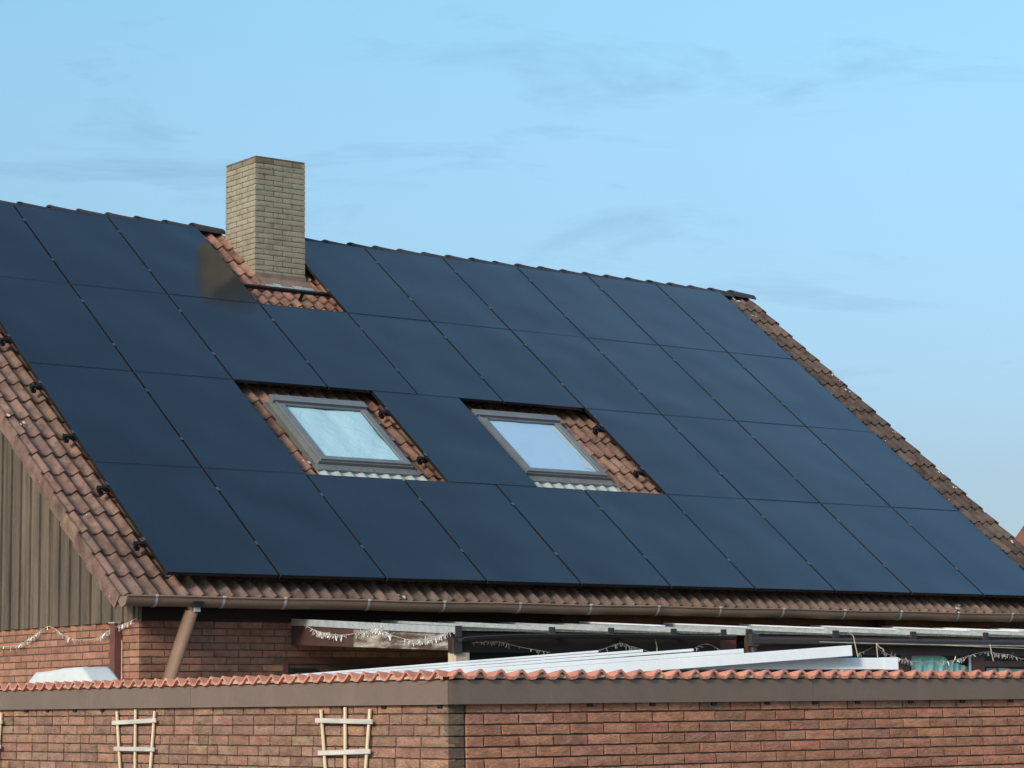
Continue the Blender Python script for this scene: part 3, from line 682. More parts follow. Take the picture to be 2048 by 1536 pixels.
for r in range(4):
    for c in range(10):
        if r == 1 and 2 <= c <= 5: continue
        if r == 3 and c == 3: continue
        if r == 1 and c >= 6: lab = 'black solar panel, %s of four from the clear-film skylight side in the second row' % ORD[c-6] if False else 'black solar panel, %s of four beyond the smooth-film skylight in the second row' % ORD[c-6]
        elif r == 1: lab = 'black solar panel, %s from the board-clad gable in the %s' % (ORD[c], ROWN[r])
        elif r == 3 and c > 3: lab = 'black solar panel, %s beyond the chimney in the %s' % (ORD[c-4], ROWN[r])
        else: lab = 'black solar panel, %s from the board-clad gable in the %s' % (ORD[c], ROWN[r])
        panel(c*PW, r*PH, lab)
panel(4.012, PH, 'black solar panel standing alone between the two skylights')
def rail(u0, u1, v, label):
    b = RP((u0+u1)/2, v, -0.115); t_ = thing('mounting_rail', label, 'mounting rail', b, 'rails under the solar panels')
    m_ = MB(); m_.rbox(u0, u1, v-0.020, v+0.020, -0.076, -0.038); part('rail_bar', m_, 'rail', t_)
    for ue, s_ in ((u0, -1), (u1, 1)):
        m_ = MB(); m_.rbox(min(ue, ue+s_*0.006), max(ue, ue+s_*0.006), v-0.023, v+0.023, -0.079, -0.035); part('end_cap', m_, 'rail', t_)
        uh = ue - s_*0.035
        m_ = MB(); m_.rbox(uh-0.022, uh+0.018, v-0.028, v+0.024, -0.110, -0.079); part('roof_hook', m_, 'rail', t_)
        m_ = MB(); m_.tube([RP(uh, v-0.0205, -0.06), RP(uh, v-0.036, -0.06)], 0.009, 8); part('bolt', m_, 'clamp', t_)
    nh = int((u1-u0)/1.3)
    for k in range(1, nh):
        uh = u0 + (u1-u0)*k/nh
        m_ = MB(); m_.rbox(uh-0.016, uh+0.016, v-0.012, v+0.012, -0.17, -0.077); part('roof_hook', m_, 'rail', t_)
UL, URr = -0.085, 10*PW + 0.05
for r in range(4):
    for q, f in enumerate(RAILF):
        v = r*PH + f; nm = 'black mounting rail, %s one under the %s' % (('lower', 'upper')[q], ROWN[r])
        if r == 1:
            rail(UL, 2*PW+0.02, v, nm + ', gable side'); rail(4.012-0.075, 4.012+w1+0.03, v, nm + ', between skylights'); rail(6*PW-0.085, URr, v, nm + ', past both skylights')
        elif r == 3 and q == 1:
            rail(UL, 3*PW+0.02, v, nm + ', gable side of chimney'); rail(4*PW-0.05, URr, v, nm + ', past the chimney')
        else: rail(UL, URr, v, nm + (', crossing below the chimney' if r == 3 else ''))

# ================================================================== GARAGE IN FRONT
GX, GYY, GZB = -2.327, -7.423, -1.176            # corner of the brickwork, underside of the fascia
FH = 0.137
garage = thing('garage', 'flat-roofed brick garage with taupe fascia and orange tile edging', 'garage', (GX+3, GYY+3, -Z0))
GXE, GYE = 5.4, -0.15
gm = MB(); gm.box(GX+0.014, GX+0.115, GYY+0.014, GYE, -Z0, GZB+0.05)
wl_ = part('wall', gm, 'mortar', garage)
COLS_G = [(0.38, 0.205, 0.138), (0.34, 0.187, 0.128), (0.41, 0.22, 0.148), (0.31, 0.178, 0.124), (0.38, 0.226, 0.158)]
COLS_R = [(0.54, 0.245, 0.15), (0.50, 0.225, 0.14), (0.57, 0.26, 0.16), (0.47, 0.22, 0.145)]
ZG = GZB + 0.012; CG = 0.0640
YL = 5.75
bricks(wl_, 'brick', Vector((GX, GYY+YL, 0)), Vector((0, -1, 0)), YL, ZG, 7, CG, COLS_G, bond='wild', halves=0.14, J=0.0145)
bricks(wl_, 'brick', Vector((GX, GYY+YL, 0)), Vector((0, -1, 0)), YL, ZG-7*CG, 26, CG, COLS_G, bond='wild', halves=0.14, stuff='brick')
bricks(wl_, 'brick', Vector((GX, GYE, 0)), Vector((0, -1, 0)), GYE-GYY-YL-0.01, ZG, 33, CG, COLS_G, stuff='brick')
PIER = 0.112
bricks(wl_, 'brick', Vector((GX+0.001, GYY-0.005, 0)), Vector((1, 0, 0)), PIER-0.003, ZG, 7, CG, [(0.19, 0.135, 0.092), (0.17, 0.125, 0.088)], bond='run')
bricks(wl_, 'brick', Vector((GX+0.001, GYY-0.005, 0)), Vector((1, 0, 0)), PIER-0.003, ZG-7*CG, 26, CG, [(0.2, 0.145, 0.1)], stuff='brick')
RX, RY = GX + PIER + 0.012, GYY - 0.014
gm = MB(); gm.box(RX+0.012, GXE, RY+0.014, RY+0.115, -Z0, GZB+0.05)
wr_ = part('wall', gm, 'mortar', garage)
bricks(wr_, 'brick', Vector((RX, RY, 0)), Vector((1, 0, 0)), 4.9, ZG, 7, CG, COLS_R, bond='run', J=0.013)
bricks(wr_, 'brick', Vector((RX, RY, 0)), Vector((1, 0, 0)), 4.9, ZG-7*CG, 26, CG, COLS_R, bond='run', stuff='brick')
bricks(wr_, 'brick', Vector((RX+4.91, RY, 0)), Vector((1, 0, 0)), GXE-RX-4.91, ZG, 33, CG, COLS_R, bond='run', stuff='brick')
gm = MB(); gm.box(GX+0.12, GXE-0.1, GYE-0.1, GYE-0.005, -Z0, GZB+0.05); gm.box(GXE-0.1, GXE-0.003, GYY+0.2, GYE-0.003, -Z0, GZB+0.049); part('wall', gm, 'render_grey', garage)
gm = MB(); gm.box(GX+0.118, GXE-0.102, GYY+0.118, GYE-0.102, GZB-0.10, GZB-0.004); part('roof', gm, 'felt', garage)
# fascia
FO = 0.030
j1 = onX(381, 1400, GX-FO).y; j2 = onY(1626, 1380, RY-FO).x
for y0, y1 in ((GYY-FO-0.010, j1-0.0015), (j1+0.0015, GYE)):
    gm = MB(); gm.box(GX-FO, GX-FO+0.018, y0, y1, GZB, GZB+FH); part('fascia_board', gm, 'fascia', garage)
for x0, x1 in ((GX-FO+0.0195, j2-0.0015), (j2+0.0015, GXE)):
    gm = MB(); gm.box(x0, x1, RY-FO, RY-FO+0.018, GZB+0.0005, GZB+FH); part('fascia_board', gm, 'fascia', garage)
# little vent blocks under the fascia
for (px_, py_) in ((52, 1423), (95, 1422), (150, 1421), (205, 1420), (768, 1415), (880, 1413), (1180, 1411), (1305, 1409), (1428, 1408), (1535, 1407), (1630, 1405), (1715, 1405), (1822, 1404), (1925, 1404), (2022, 1403)):
    gm = MB()
    if px_ < 890: p = onX(px_, py_, GX-0.004); gm.box(GX-0.010, GX+0.01, p.y-0.022, p.y+0.022, GZB-0.020, GZB-0.001)
    else: p = onY(px_, py_, RY-0.004); gm.box(p.x-0.020, p.x+0.020, RY-0.010, RY+0.01, GZB-0.020, GZB-0.001)
    part('vent', gm, 'rail', garage)
# orange edging tiles with mortar plugs in the rolls
CTM = [tile_mesh('edging_tile', M['coping'], 0.300, 0.30, 0.043, 0.010, 0.017, 20+s_, seg=32, roll=0.80) for s_ in range(4)]
ZTL = GZB + FH + 0.010; SL = math.radians(-6.5)
nleft = int((GYE-GYY)/0.297); nright = int((GXE-GX)/0.297)
plug = MB()
def plug_at(c, along, inward):
    for q in (0.25, 0.75):
        b = c + along*(0.30*q); vs = []
        for k in range(9):
            a_ = math.pi*k/8; vs.append(b - along*(0.034*math.cos(a_)) + Vector((0, 0, 0.030*math.sin(a_)*random.uniform(.75, 1))) + inward*random.uniform(0.012, 0.035))
        plug.add(vs + [v + inward*0.04 for v in vs], [tuple(range(8, -1, -1))] + [(k, k+1, k+10, k+9) for k in range(8)])
for k in range(nleft):
    y = GYY - 0.02 + 0.297*(k+1); p = Vector((GX-FO-0.022, y, ZTL))
    rot = Matrix.Rotation(-math.pi/2, 4, 'Z') @ Matrix.Rotation(SL + random.uniform(-.006, .006), 4, 'X')
    link('edging_tile', random.choice(CTM), garage, p - Vector(garage['base']), rot.to_euler())
    plug_at(p, Vector((0, -1, 0)), Vector((1, 0, 0)))
for k in range(nright):
    p = Vector((GX - 0.035 + 0.297*k, RY-FO-0.022, ZTL + (0.0025 if k == 0 else 0)))
    link('edging_tile', random.choice(CTM), garage, p - Vector(garage['base']), (SL + random.uniform(-.006, .006), 0, random.uniform(-.006, .006)))
    plug_at(p, Vector((1, 0, 0)), Vector((0, 1, 0)))
po = part('mortar_plugs', plug, 'plug', garage); po['kind'] = 'stuff'

# ------------------------------------------------------------------ trellises on the garage wall
def trellis(yc, zt_, label):
    x = GX - 0.012; t_ = thing('trellis', label, 'trellis', (x, yc, zt_-1.75), 'fan trellises on the garage wall')
    for s_, dz in ((-1, 0), (0, 0.012), (1, 0)):
        top = Vector((x-0.008, yc + s_*0.268, zt_+dz)); bot = Vector((x-0.008, yc + s_*0.022, zt_-1.75))
        ax = (bot-top)/2; m_ = MB(); m_.bbox((top+bot)/2, ax, Vector((0, 0.0105, 0)), Vector((0.006, 0, 0)), 0.002); part('slat', m_, 'lath', t_)
    for k, z in enumerate((zt_-0.07, zt_-0.255, zt_-0.50, zt_-0.80, zt_-1.15)):
        hw = 0.268 - (zt_-z)*0.1406 + 0.05; tl = random.uniform(-.008, .008)
        m_ = MB(); m_.bbox((x-0.019, yc+random.uniform(-.006, .006), z), Vector((0, hw, tl)), Vector((0, 0, 0.0145)), Vector((0.0048, 0, 0)), 0.002); part('rung', m_, 'lath_grey', t_)
trellis(-3.785, -1.197, 'wooden fan trellis on the garage wall, middle one of three')
trellis(-6.392, -1.197, 'wooden fan trellis on the garage wall, nearest the garage corner')
yt = onX(2, 1430, GX-0.02).y
trellis(yt + 0.262, -1.197, 'wooden fan trellis farthest from the garage corner')

# ------------------------------------------------------------------ white beams on the garage roof
def beam(pl, pr, h, w_, label, name='white_beam', cap=False):
    """pl, pr: lower front edge at either end"""
    a = pr - pl; up = Vector((0, 0, 1)); side = Vector((-a.y, a.x, 0)).normalized()
    if side.y < 0: side = -side
    upv = (up - a.normalized()*up.dot(a.normalized())).normalized()
    c = (pl+pr)/2 + upv*(h/2) + side*(w_/2)
    b = Vector((c.x, c.y, min(pl.z, pr.z))); t_ = thing(name, label, 'beam', b, 'white beams lying on the garage roof')
    m_ = MB(); m_.bbox(c, a/2, side*(w_/2), upv*(h/2), 0.003); part('profile', m_, 'white', t_)
    if cap:
        m_ = MB(); an = a.normalized(); m_.bbox(pr + upv*(h/2) + side*(w_/2) - an*0.05, an*0.0525, side*(w_/2+0.003), upv*(h/2+0.003), 0.003); part('end_sleeve', m_, 'white', t_)
    return t_
def P(x, y, Y): return onY(x, y, Y)
ROOFZ = GZB - 0.004
L0 = onX(575, 1398, -1.98); rt_ = P(1705, 1312, -6.66); d0 = rt_ - L0
side = Vector((-d0.y, d0.x, 0)).normalized()
if side.y < 0: side = -side
def onB(x, y, off): return hit(x, y, side, side.dot(rt_) + off)      # on the vertical plane 'off' behind the propped beam's face
beam(onB(1090, 1338.5, 0.115), onB(1796, 1339, 0.115), 0.081, 0.09, 'lowest white beam, level, with a sleeve on its end', cap=True)
beam(L0, rt_, 0.0745, 0.10, 'long white beam sloping down beside the level one, under the boards')
names = ['first', 'second', 'third', 'topmost']
zl, zr = 0.0755, 0.0755
for k, (px_, hl, hr) in enumerate(((1488, 0.026, 0.037), (1388, 0.020, 0.0205), (1287, 0.018, 0.0185), (1198, 0.016, 0.0165))):
    q = onB(px_, 1305, 0.0); f_ = (q-L0).dot(Vector((d0.x, d0.y, 0)))/(d0.x**2+d0.y**2)
    off = side*(0.003*(k+1))
    pl = L0 + off + Vector((0, 0, zl)); pr_ = L0 + d0*f_ + off + Vector((0, 0, zr))
    beam(pl, pr_, (hl+hr)/2 - 0.001, 0.085, '%s white board stacked on the sloping beam' % names[k], name='white_board')
    zl += hl; zr += hr
for x_, lab in ((onB(1180, 1338, 0.16), 'timber block under the level white beam, inner one'), (onB(1690, 1338, 0.16), 'timber block under the level white beam, outer one')):
    m_ = MB(); m_.box(x_.x-0.06, x_.x+0.06, x_.y-0.04, x_.y+0.04, ROOFZ+0.001, x_.z-0.004)
    m_.box(x_.x-0.065, x_.x+0.065, x_.y-0.045, x_.y+0.045, ROOFZ+0.001, ROOFZ+0.03); single('timber_block', m_, 'wood_pale', lab, 'block', 'blocks under the white beams')

# ------------------------------------------------------------------ sheeting heap on the garage roof
m_ = MB(); NX, NY = 18, 28; a0, a1, b0, b1 = -1.76, -1.40, -2.24, -0.50
zb = GZB - 0.004
def heap(s, t_):
    prof = min(1, t_/0.27, (1.02-t_)/0.30); prof = max(0, prof)
    hx = min(1, 0.75 + s/0.4)*min(1, (1-s)/0.22 + 0.02)*(s > 0)
    crease = 0.010*abs(math.sin(t_*29 + s*5)) if t_ < 0.3 else 0.004*abs(math.sin(t_*13+s*3))
    return max(0.0, (0.318 - 0.02*t_ + 0.012*math.sin(t_*6))*prof*hx - crease*prof)
vs = [(a0+(a1-a0)*i/NX, b0+(b1-b0)*j/NY, zb + 0.003 + heap(i/NX, j/NY)) for j in range(NY+1) for i in range(NX+1)]
m_.add(vs, [(j*(NX+1)+i, j*(NX+1)+i+1, (j+1)*(NX+1)+i+1, (j+1)*(NX+1)+i) for j in range(NY) for i in range(NX)], True)
single('sheeting', m_, 'tarp', 'white plastic sheeting heaped on the garage roof near the board gable', 'tarpaulin')

# ================================================================== PATIO ROOF AND CONSERVATORY
LX = 1.45; FY = onX(910, 1256, LX).y
zbk, zfr = onX(606, 1241, LX).z, onX(910, 1256, LX).z
ybk = onX(606, 1241, LX).y
patio = thing('patio_roof', 'lean-to patio roof of milky sheets with peeling side board and brown gutter', 'patio roof', (LX+1.4, FY+1.2, -Z0))
def xat(px_, py_, Y=None): return onY(px_, py_, FY if Y is None else Y).x
bars = [LX, xat(1097, 1258), xat(1215, 1258), xat(1340, 1258), xat(1440, 1266)]
slope = (zfr-zbk)/(FY-ybk)
YBK = YF - 0.004
def rz_(Y): return zbk + slope*(Y-ybk)
def slab(mb, x0, x1, y0, y1, t0, t1):
    mb.add([(x0, y0, rz_(y0)+t0), (x1, y0, rz_(y0)+t0), (x1, y1, rz_(y1)+t0), (x0, y1, rz_(y1)+t0), (x0, y0, rz_(y0)+t1), (x1, y0, rz_(y0)+t1), (x1, y1, rz_(y1)+t1), (x0, y1, rz_(y1)+t1)],
           [(3, 2, 1, 0), (4, 5, 6, 7), (0, 1, 5, 4), (1, 2, 6, 5), (2, 3, 7, 6), (3, 0, 4, 7)])
for i in range(4):
    m_ = MB(); slab(m_, bars[i]+0.012, bars[i+1]-0.012, FY-0.03, YBK-0.002, -0.020, -0.010); part('roof_sheet', m_, 'sheet', patio)
for i, x in enumerate(bars):
    m_ = MB(); slab(m_, x-0.018, x+0.018, FY-0.04, YBK-0.003, -0.048 if i == 0 else -0.034, 0.012); part('glazing_bar', m_, 'zinc', patio)
    m_ = MB(); m_.box(x-0.030, x+0.030, FY-0.056, FY-0.041, rz_(FY)-0.075, rz_(FY)+0.018); part('bar_clip', m_, 'dark_gutter', patio)
# side board: painted near the house, peeling towards the front
def side_board(y0, y1, m, lab):
    def zb_(Y): return rz_(Y) - 0.185 - 0.04*(Y-FY)/(YBK-FY)
    m_ = MB(); q = [(y0, rz_(y0)-0.052), (y1, rz_(y1)-0.052), (y1, zb_(y1)), (y0, zb_(y0))]
    m_.add([(LX-0.006, *p) for p in q] + [(LX+0.02, *p) for p in q], [(0, 1, 2, 3), (7, 6, 5, 4), (0, 4, 5, 1), (2, 6, 7, 3), (1, 5, 6, 2), (0, 3, 7, 4)])
    part('side_board', m_, m, patio, label=lab)
ysp = onX(708, 1262, LX).y
side_board(FY+0.02, ysp-0.001, 'wood_grey', 'peeling grey side board'); side_board(ysp+0.001, YBK-0.003, 'wood_brown', 'dark painted side board')
m_ = MB(); m_.box(LX-0.03, bars[4], FY+0.0, FY+0.06, rz_(FY)-0.20, rz_(FY)-0.036); part('front_beam', m_, 'wood_dark', patio)
m_ = MB(); m_.box(LX-0.035, LX+0.05, FY-0.03, FY-0.002, rz_(FY)-0.21, rz_(FY)-0.08); part('beam_end', m_, 'dark_gutter', patio)
# sagging half-round gutter
m_ = MB(); n = 10; NS = 24; g0, g1 = LX-0.01, bars[4]+0.08
def gz(t_): return rz_(FY) - 0.085 + 0.052*(1-math.exp(-t_*5)) - 0.012*t_
for ro, fl_ in ((0.042, False), (0.039, True)):
    vs = []
    for i in range(NS+1):
        t_ = i/NS; x = g0+(g1-g0)*t_
        vs += [(x, FY-0.09 - ro*math.cos(math.pi*k/n), gz(t_) - ro*0.8*math.sin(math.pi*k/n)) for k in range(n+1)]
    fs = [(i*(n+1)+k, (i+1)*(n+1)+k, (i+1)*(n+1)+k+1, i*(n+1)+k+1) for i in range(NS) for k in range(n)]
    m_.add(vs, fs if fl_ else [f[::-1] for f in fs], True)
m_.tube([(g0+(g1-g0)*i/NS, FY-0.09-0.043, gz(i/NS)) for i in range(NS+1)], 0.006, 6)
part('gutter', m_, 'dark_gutter', patio)
m_ = MB(); m_.box(LX+0.075, bars[4]-0.03, FY+0.062, FY+0.075, rz_(FY)-0.62, rz_(FY)-0.06); part('patio_shade_sheet', m_, 'black', patio)  # added black sheet: stands in for the shaded space under the roof
pw0, pw1 = xat(908, 1310, FY+0.01), xat(937, 1310, FY+0.01)
m_ = MB(); m_.bbox(((pw0+pw1)/2, FY+0.045, (-Z0 + rz_(FY)-0.202)/2), (0, 0, (rz_(FY)-0.202+Z0)/2), ((pw1-pw0)/2, 0, 0), (0, 0.055, 0), 0.006); part('post', m_, 'wood_pale', patio)
# maroon infill between the two roofs
m_ = MB(); m_.box(bars[4]+0.02, xat(1492, 1270)-0.03, FY+0.10, FY+0.13, -Z0, rz_(FY)-0.02); part('infill_panel', m_, 'wood_maroon', patio)

# conservatory
cons = thing('conservatory', 'brown-framed conservatory with glazed roof and dark gutter against the house', 'conservatory', (8, FY+1.2, -Z0))
cx0, cx1 = xat(1492, 1265), 10.6
cb = [cx0, xat(1665, 1262), xat(1820, 1266), xat(1965, 1269), 8.9, 9.7, cx1]
for i in range(len(cb)-1):
    m_ = MB(); slab(m_, cb[i]+0.014, cb[i+1]-0.014, FY-0.02, YBK-0.14, -0.016, -0.006); part('roof_sheet', m_, 'sheet', cons)
for i, x in enumerate(cb):
    m_ = MB(); slab(m_, x-0.016, x+0.016, FY-0.03, YBK-0.145, -0.030, 0.016); part('glazing_bar', m_, 'zinc', cons)
    m_ = MB(); slab(m_, x-0.024, x+0.024, FY+1.15, YBK-0.145, 0.017, 0.030); part('cover_strip', m_, 'white', cons)
    m_ = MB(); m_.box(x-0.034, x+0.034, FY-0.05, FY-0.031, rz_(FY)-0.07, rz_(FY)+0.024); part('bar_clip', m_, 'dark_gutter', cons)
m_ = MB(); m_.bbox(((cx0+cx1)/2, FY-0.06, rz_(FY)-0.085), ((cx1-cx0)/2, 0, 0), (0, 0.045, 0), (0, 0, 0.032), 0.012); part('gutter', m_, 'dark_gutter', cons)
m_ = MB(); m_.box(cx0-0.02, cx0+0.07, FY-0.10, FY-0.012, rz_(FY)-0.13, rz_(FY)-0.02); m_.tube([(cx0+0.03, FY-0.06, rz_(FY)-0.12), (cx0+0.03, FY-0.06, -Z0)], 0.034, 12); part('downpipe', m_, 'dark_gutter', cons)
m_ = MB(); zt1, zt2 = rz_(FY)-0.03, onY(1850, 1311, FY).z
m_.box(cx0+0.03, cx1, FY, FY+0.06, zt2, zt1); part('head_beam', m_, 'wood_brown', cons)
posts = [(cx0+0.04, cx0+0.12), (xat(1802, 1330), xat(1821, 1330)), (xat(1946, 1330), xat(1970, 1330)), (8.75, 8.9), (9.7, 9.85)]
for a, b in posts:
    m_ = MB(); m_.box(a, b, FY+0.002, FY+0.058, -Z0, zt2-0.001); part('post', m_, 'wood_brown', cons)
for i in range(len(posts)-1):
    m_ = MB(); a_, b_ = posts[i][1]+0.002, posts[i+1][0]-0.002; m_.add([(a_, FY+0.028, -2.2), (b_, FY+0.028, -2.2), (b_, FY+0.028, zt2-0.002), (a_, FY+0.028, zt2-0.002)], [(0, 1, 2, 3)]); part('pane', m_, 'pane', cons)
    m_ = MB(); m_.box(posts[i][1]+0.002, posts[i+1][0]-0.002, FY+0.004, FY+0.056, -Z0, -2.201); part('sill_panel', m_, 'wood_brown', cons)
m_ = MB(); m_.box(xat(1938, 1330), xat(1942, 1330), FY-0.004, FY+0.001, -Z0+0.0, zt2-0.002); part('cover_trim', m_, 'zinc', cons)
m_ = MB(); m_.box(xat(1970, 1320)+0.003, 8.74, FY+0.006, FY+0.02, onY(2000, 1333, FY).z, onY(2000, 1322, FY).z); part('transom', m_, 'wood_brown', cons)
m_ = MB(); m_.box(cx0+0.16, cx1, FY+0.9, FY+0.92, -Z0, rz_(FY)-0.06); part('inner_shade_sheet', m_, 'black', cons)  # black sheet in place of the conservatory's unlit inside
def cloth(pts, m, label, Y):
    m_ = MB(); n = len(pts)//2; N = 26
    top = [onY(*p, Y) for p in pts[:n]]; bot = [onY(*p, Y) for p in pts[n:]]
    def lerp(a, t_):
        k = min(int(t_*(len(a)-1)), len(a)-2); f = t_*(len(a)-1)-k; return a[k]*(1-f)+a[k+1]*f
    vs = []
    for j in range(7):
        for i in range(N+1):
            t_ = i/N; q = lerp(top, t_)*(1-j/6) + lerp(bot, t_)*(j/6); q = q + Vector((0, 0.010*math.sin(t_*21+j*0.35)+0.006*math.sin(t_*47), 0)); vs.append(q)
    m_.add(vs, [(j*(N+1)+i, (j+1)*(N+1)+i, (j+1)*(N+1)+i+1, j*(N+1)+i+1) for j in range(6) for i in range(N)], True)
    single('cloth', m_, m, label, 'cloth', 'cloths hung in the conservatory')
cloth([(1823, 1311), (1850, 1310), (1880, 1311), (1896, 1318), (1825, 1420), (1845, 1420), (1870, 1420), (1892, 1420)], 'teal', 'teal cloth bunched behind the conservatory pane', FY+0.055)
cloth([(1896, 1323), (1915, 1327), (1938, 1334), (1890, 1420), (1915, 1420), (1940, 1420)], 'teal', 'pale teal cloth sloping down behind the conservatory pane', FY+0.075)
cloth([(1973, 1336), (2010, 1337), (2060, 1339), (1973, 1420), (2010, 1420), (2060, 1420)], 'teal', 'teal cloth under the transom of the conservatory window', FY+0.065)
cloth([(1997, 1336), (2008, 1336), (2018, 1337), (1997, 1420), (2008, 1420), (2018, 1420)], 'mint', 'narrow mint-coloured cloth in front of the teal one', FY+0.045)

# ------------------------------------------------------------------ tinsel garlands, washing lines
def garland(pts, label, dens=420, ln=0.038, base_name='tinsel_garland'):
    P0 = [Vector(p) for p in pts]; fine = []
    for i in range(len(P0)-1):
        a = P0[max(i-1, 0)]; b = P0[i]; c = P0[i+1]; d_ = P0[min(i+2, len(P0)-1)]
        for k in range(8):
            t_ = k/8; fine.append(0.5*((2*b) + (c-a)*t_ + (2*a-5*b+4*c-d_)*t_*t_ + (3*b-a-3*c+d_)*t_**3))
    fine.append(P0[-1]); zmin = min(p.z for p in fine)
    t_ = thing(base_name, label, 'garland', (P0[0].x, P0[0].y, zmin), 'tinsel garlands')
    m_ = MB(); m_.tube(fine, 0.0028, 5); part('cord', m_, 'cord', t_)
    m_ = MB(); tot = sum((fine[i+1]-fine[i]).length for i in range(len(fine)-1))
    for _ in range(int(tot*dens)):
        i = random.randrange(len(fine)-1)
        if (math.sin(fine[i].x*9.1+fine[i].y*7.7+fine[i].z*5)+1)/2 < random.random()*0.8: continue
        p = fine[i].lerp(fine[i+1], random.random())
        v = Vector((random.gauss(0, .6), random.gauss(0, .6), random.gauss(-0.9, .7))).normalized()*ln*random.uniform(.5, 1.2)
        s_ = v.cross(Vector((random.random(), random.random(), random.random()))).normalized()*0.0022
        m_.add([p-s_, p+s_, p+v+s_, p+v-s_], [(0, 1, 2, 3)])
    o = part('tinsel', m_, 'tinsel', t_); o['kind'] = 'stuff'
garland([onX(x, y, XG-0.05) for x, y in ((-20, 1288), (0, 1292), (22, 1293), (45, 1286), (70, 1270), (85, 1259), (97, 1253), (110, 1258), (130, 1272), (150, 1278), (175, 1280), (195, 1275), (215, 1263), (226, 1257))],
        'silver tinsel garland swagged over the gable bricks', 150, 0.04)
garland([onX(x, y, XG-0.05) for x, y in ((226, 1257), (245, 1249), (262, 1242), (273, 1237))], 'short tinsel garland between wall post and house corner', 240, 0.045)
garland([onX(x, y, LX-0.03) for x, y in ((612, 1252), (635, 1262), (660, 1268), (688, 1270), (715, 1266), (735, 1261), (752, 1256), (768, 1262), (785, 1271), (810, 1278), (832, 1281), (855, 1278), (875, 1271), (893, 1266), (900, 1260))],
        'silver tinsel garland along the peeling side board', 420, 0.05)
garland([onY(x, y, FY-0.03) for x, y in ((945, 1286), (975, 1284), (1000, 1284), (1025, 1290), (1045, 1295), (1066, 1299), (1100, 1305))], 'faded tinsel garland on the dark patio beam beside the pale post', 90, 0.035)
garland([onY(x, y, FY-0.03) for x, y in ((1195, 1303), (1212, 1296), (1230, 1289), (1243, 1286), (1255, 1291), (1275, 1296), (1300, 1304))], 'faded tinsel garland in the middle of the dark patio front', 110, 0.035)
garland([onY(x, y, FY-0.03) for x, y in ((1390, 1296), (1402, 1290), (1415, 1288), (1428, 1293), (1440, 1300))], 'faded tinsel garland beside the maroon panel', 160, 0.04)
garland([onY(x, y, FY-0.04) for x, y in ((1716, 1308), (1735, 1300), (1748, 1294), (1762, 1301), (1785, 1312), (1808, 1319), (1835, 1324), (1870, 1324), (1900, 1322), (1925, 1316), (1950, 1308), (1975, 1303), (1995, 1307), (2020, 1310), (2048, 1318), (2080, 1312))],
        'grey tinsel garland hung across the conservatory front', 130, 0.04)
def line(pts, r, label, name='washing_line'):
    m_ = MB(); m_.tube(pts, r, 6); single(name, m_, 'cord', label, 'line', 'cords in front of the conservatory')
YL_ = FY - 0.25
line([onY(x, y, YL_) for x, y in ((1640, 1284), (1750, 1287), (1880, 1290), (2000, 1291.5), (2090, 1293))], 0.0045, 'taut pale washing line across the conservatory front')
line([onY(x, y, YL_-0.02) for x, y in ((1878, 1290), (1960, 1293.5), (2048, 1297), (2090, 1299))], 0.004, 'second washing line branching off below the taut one')
line([onY(x, y, YL_-0.03) for x, y in ((1692, 1263), (1702, 1267), (1707, 1273), (1711, 1292), (1716, 1314))], 0.005, 'loose cord hanging from the conservatory gutter', 'hanging_cord')
line([onY(x, y, YL_-0.03) for x, y in ((1753, 1286), (1754, 1300), (1755.5, 1315))], 0.005, 'short straight cord tied to the washing line', 'hanging_cord')
line([onY(x, y, YL_-0.035) for x, y in ((1753.5, 1287), (1758, 1294), (1766, 1298), (1768, 1303))], 0.007, 'curled cord end on the washing line', 'hanging_cord')
line([onY(x, y, YL_-0.03) for x, y in ((1980, 1289), (1983, 1305), (1987, 1322))], 0.006, 'cord hanging over the brown post and garland', 'hanging_cord')
line([onY(x, y, FY-0.04) for x, y in ((1310, 1278), (1313, 1290), (1314, 1302))], 0.006, 'short pale cord on the dark patio front', 'hanging_cord')

# ------------------------------------------------------------------ neighbour behind
def D(x, y, d_): return CAM + ray(x, y)*d_
nb0 = D(2030, 1076, 46); nb1 = D(2048, 1051, 46)
ax_ = Vector((R2.x, R2.y, 0)).normalized(); rq_ = ray(2040, 1060); dep = Matrix.Rotation(math.radians(-16), 3, 'Z') @ Vector((rq_.x, rq_.y, 0)).normalized()
dx_ = (nb1-nb0).dot(ax_); sl_ = (nb1.z-nb0.z)/dx_
half = 4.0; apex = nb0 + ax_*half + Vector((0, 0, sl_*half)); ev = nb0 - ax_*0.6 - Vector((0, 0, sl_*0.6)); ev2 = apex*2 - ev; ev2.z = ev.z
nbh = thing('neighbour_house', 'grey gabled house with red-brown verge behind the far roof edge', 'house', (apex.x, apex.y, -Z0))
def gable_prism(mb, a, b, c, zlow, off, ln):
    s_ = [Vector((a.x, a.y, zlow)), Vector((c.x, c.y, zlow)), c, b, a]
    f0 = [p + dep*off for p in s_]; f1 = [p + dep*(off+ln) for p in s_]; n = 5
    mb.add(f0+f1, [tuple(range(n)), tuple(range(2*n-1, n-1, -1))] + [(i, n+i, n+(i+1) % n, (i+1) % n) for i in range(n)])
m_ = MB(); gable_prism(m_, ev + ax_*0.45 + Vector((0, 0, 0.2)), apex - Vector((0, 0, 0.25)), ev2 - ax_*0.45 + Vector((0, 0, 0.2)), -Z0, 0.25, 9.5); part('wall', m_, 'render_grey', nbh)
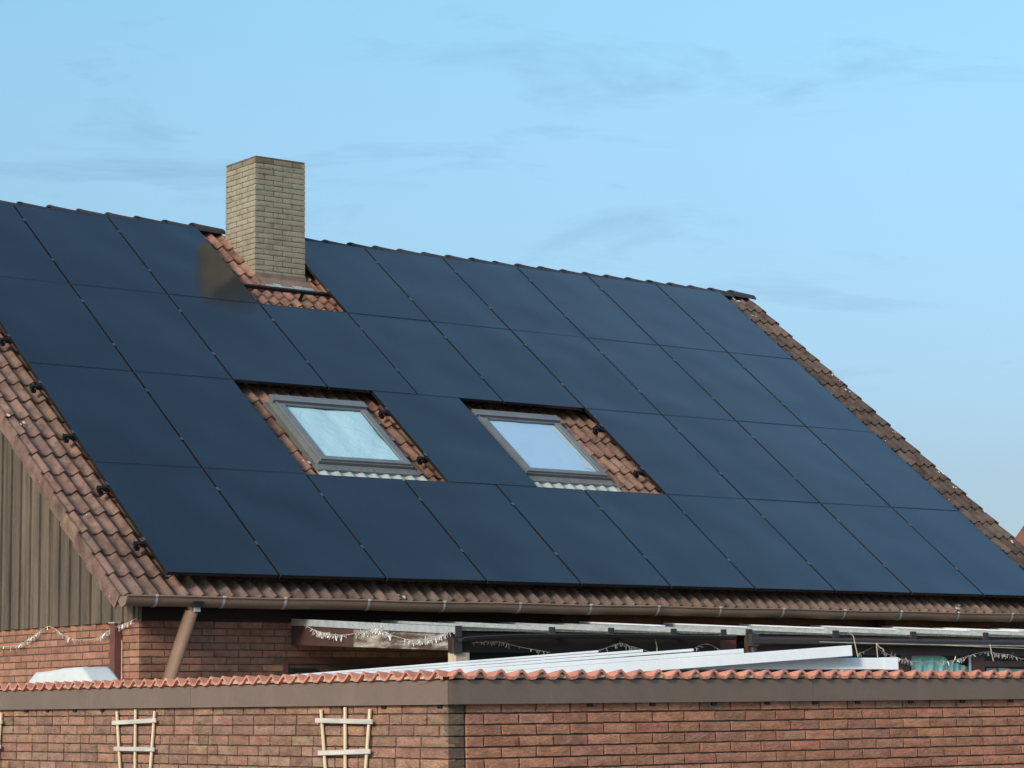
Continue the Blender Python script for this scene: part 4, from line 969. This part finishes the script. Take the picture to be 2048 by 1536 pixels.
nrm_ = (apex-ev).normalized(); up_ = Vector((0, 0, 1)) - nrm_*nrm_.z; up_.normalize()
M['nb_tile'] = mat('red_brown_neighbour_roof', (0.24, 0.10, 0.065), rough=0.85, fine=0.2)
for a_, s_ in ((ev, 1), (ev2, -1)):
    t2 = (apex-a_).normalized(); u2_ = Vector((0, 0, 1)) - t2*t2.z; u2_.normalize()
    m_ = MB(); m_.obox((a_+apex)/2 - u2_*0.10 + dep*5, (apex-a_)/2, dep*5.0, u2_*0.09); part('roof', m_, 'nb_tile', nbh)
    m_ = MB(); m_.obox((a_+apex)/2 - u2_*0.13 - dep*0.02, (apex-a_)/2, dep*0.018, u2_*0.12); part('verge_board', m_, 'nb_tile', nbh)

# ------------------------------------------------------------------ droppings on tiles and gutter
def drop(p, n_, label):
    m_ = MB()
    for _ in range(n_):
        c_ = p + EU*random.gauss(0, .03) + EV*random.gauss(0, .02); r_ = random.uniform(.006, .016); k = 8
        vs = [c_ + EU*(r_*math.cos(i*2*math.pi/k)*random.uniform(.7, 1.3)) + EV*(r_*1.3*math.sin(i*2*math.pi/k)*random.uniform(.7, 1.3)) for i in range(k)]
        m_.add(vs + [v + EW*0.004 for v in vs], [tuple(range(k, 2*k))] + [(i, (i+1) % k, k+(i+1) % k, k+i) for i in range(k)])
    return m_
spots = MB()
for (x, y, w_, n_) in ((613, 924, -0.150, 4), (805, 1192, -0.150, 3), (1912, 1216, -0.155, 6), (1925, 1222, -0.155, 3), (1790, 863, -0.148, 7), (1665, 748, -0.148, 3), (1968, 1022, -0.148, 2), (2025, 1083, -0.148, 3), (1882, 945, -0.148, 4), (18, 830, -0.155, 2), (45, 846, -0.155, 2), (1512, 634, -0.15, 3), (1470, 600, -0.15, 6), (1910, 975, -0.148, 4), (1700, 784, -0.148, 2)):
    p = hit(x, y, EW, w_); q = drop(p + EW*0.002, n_, ''); spots.add(q.v, q.f)
so = part('droppings', spots, 'dropping', roof); so['kind'] = 'stuff'
print('tiles', ntile, 'objects', len(bpy.data.objects))
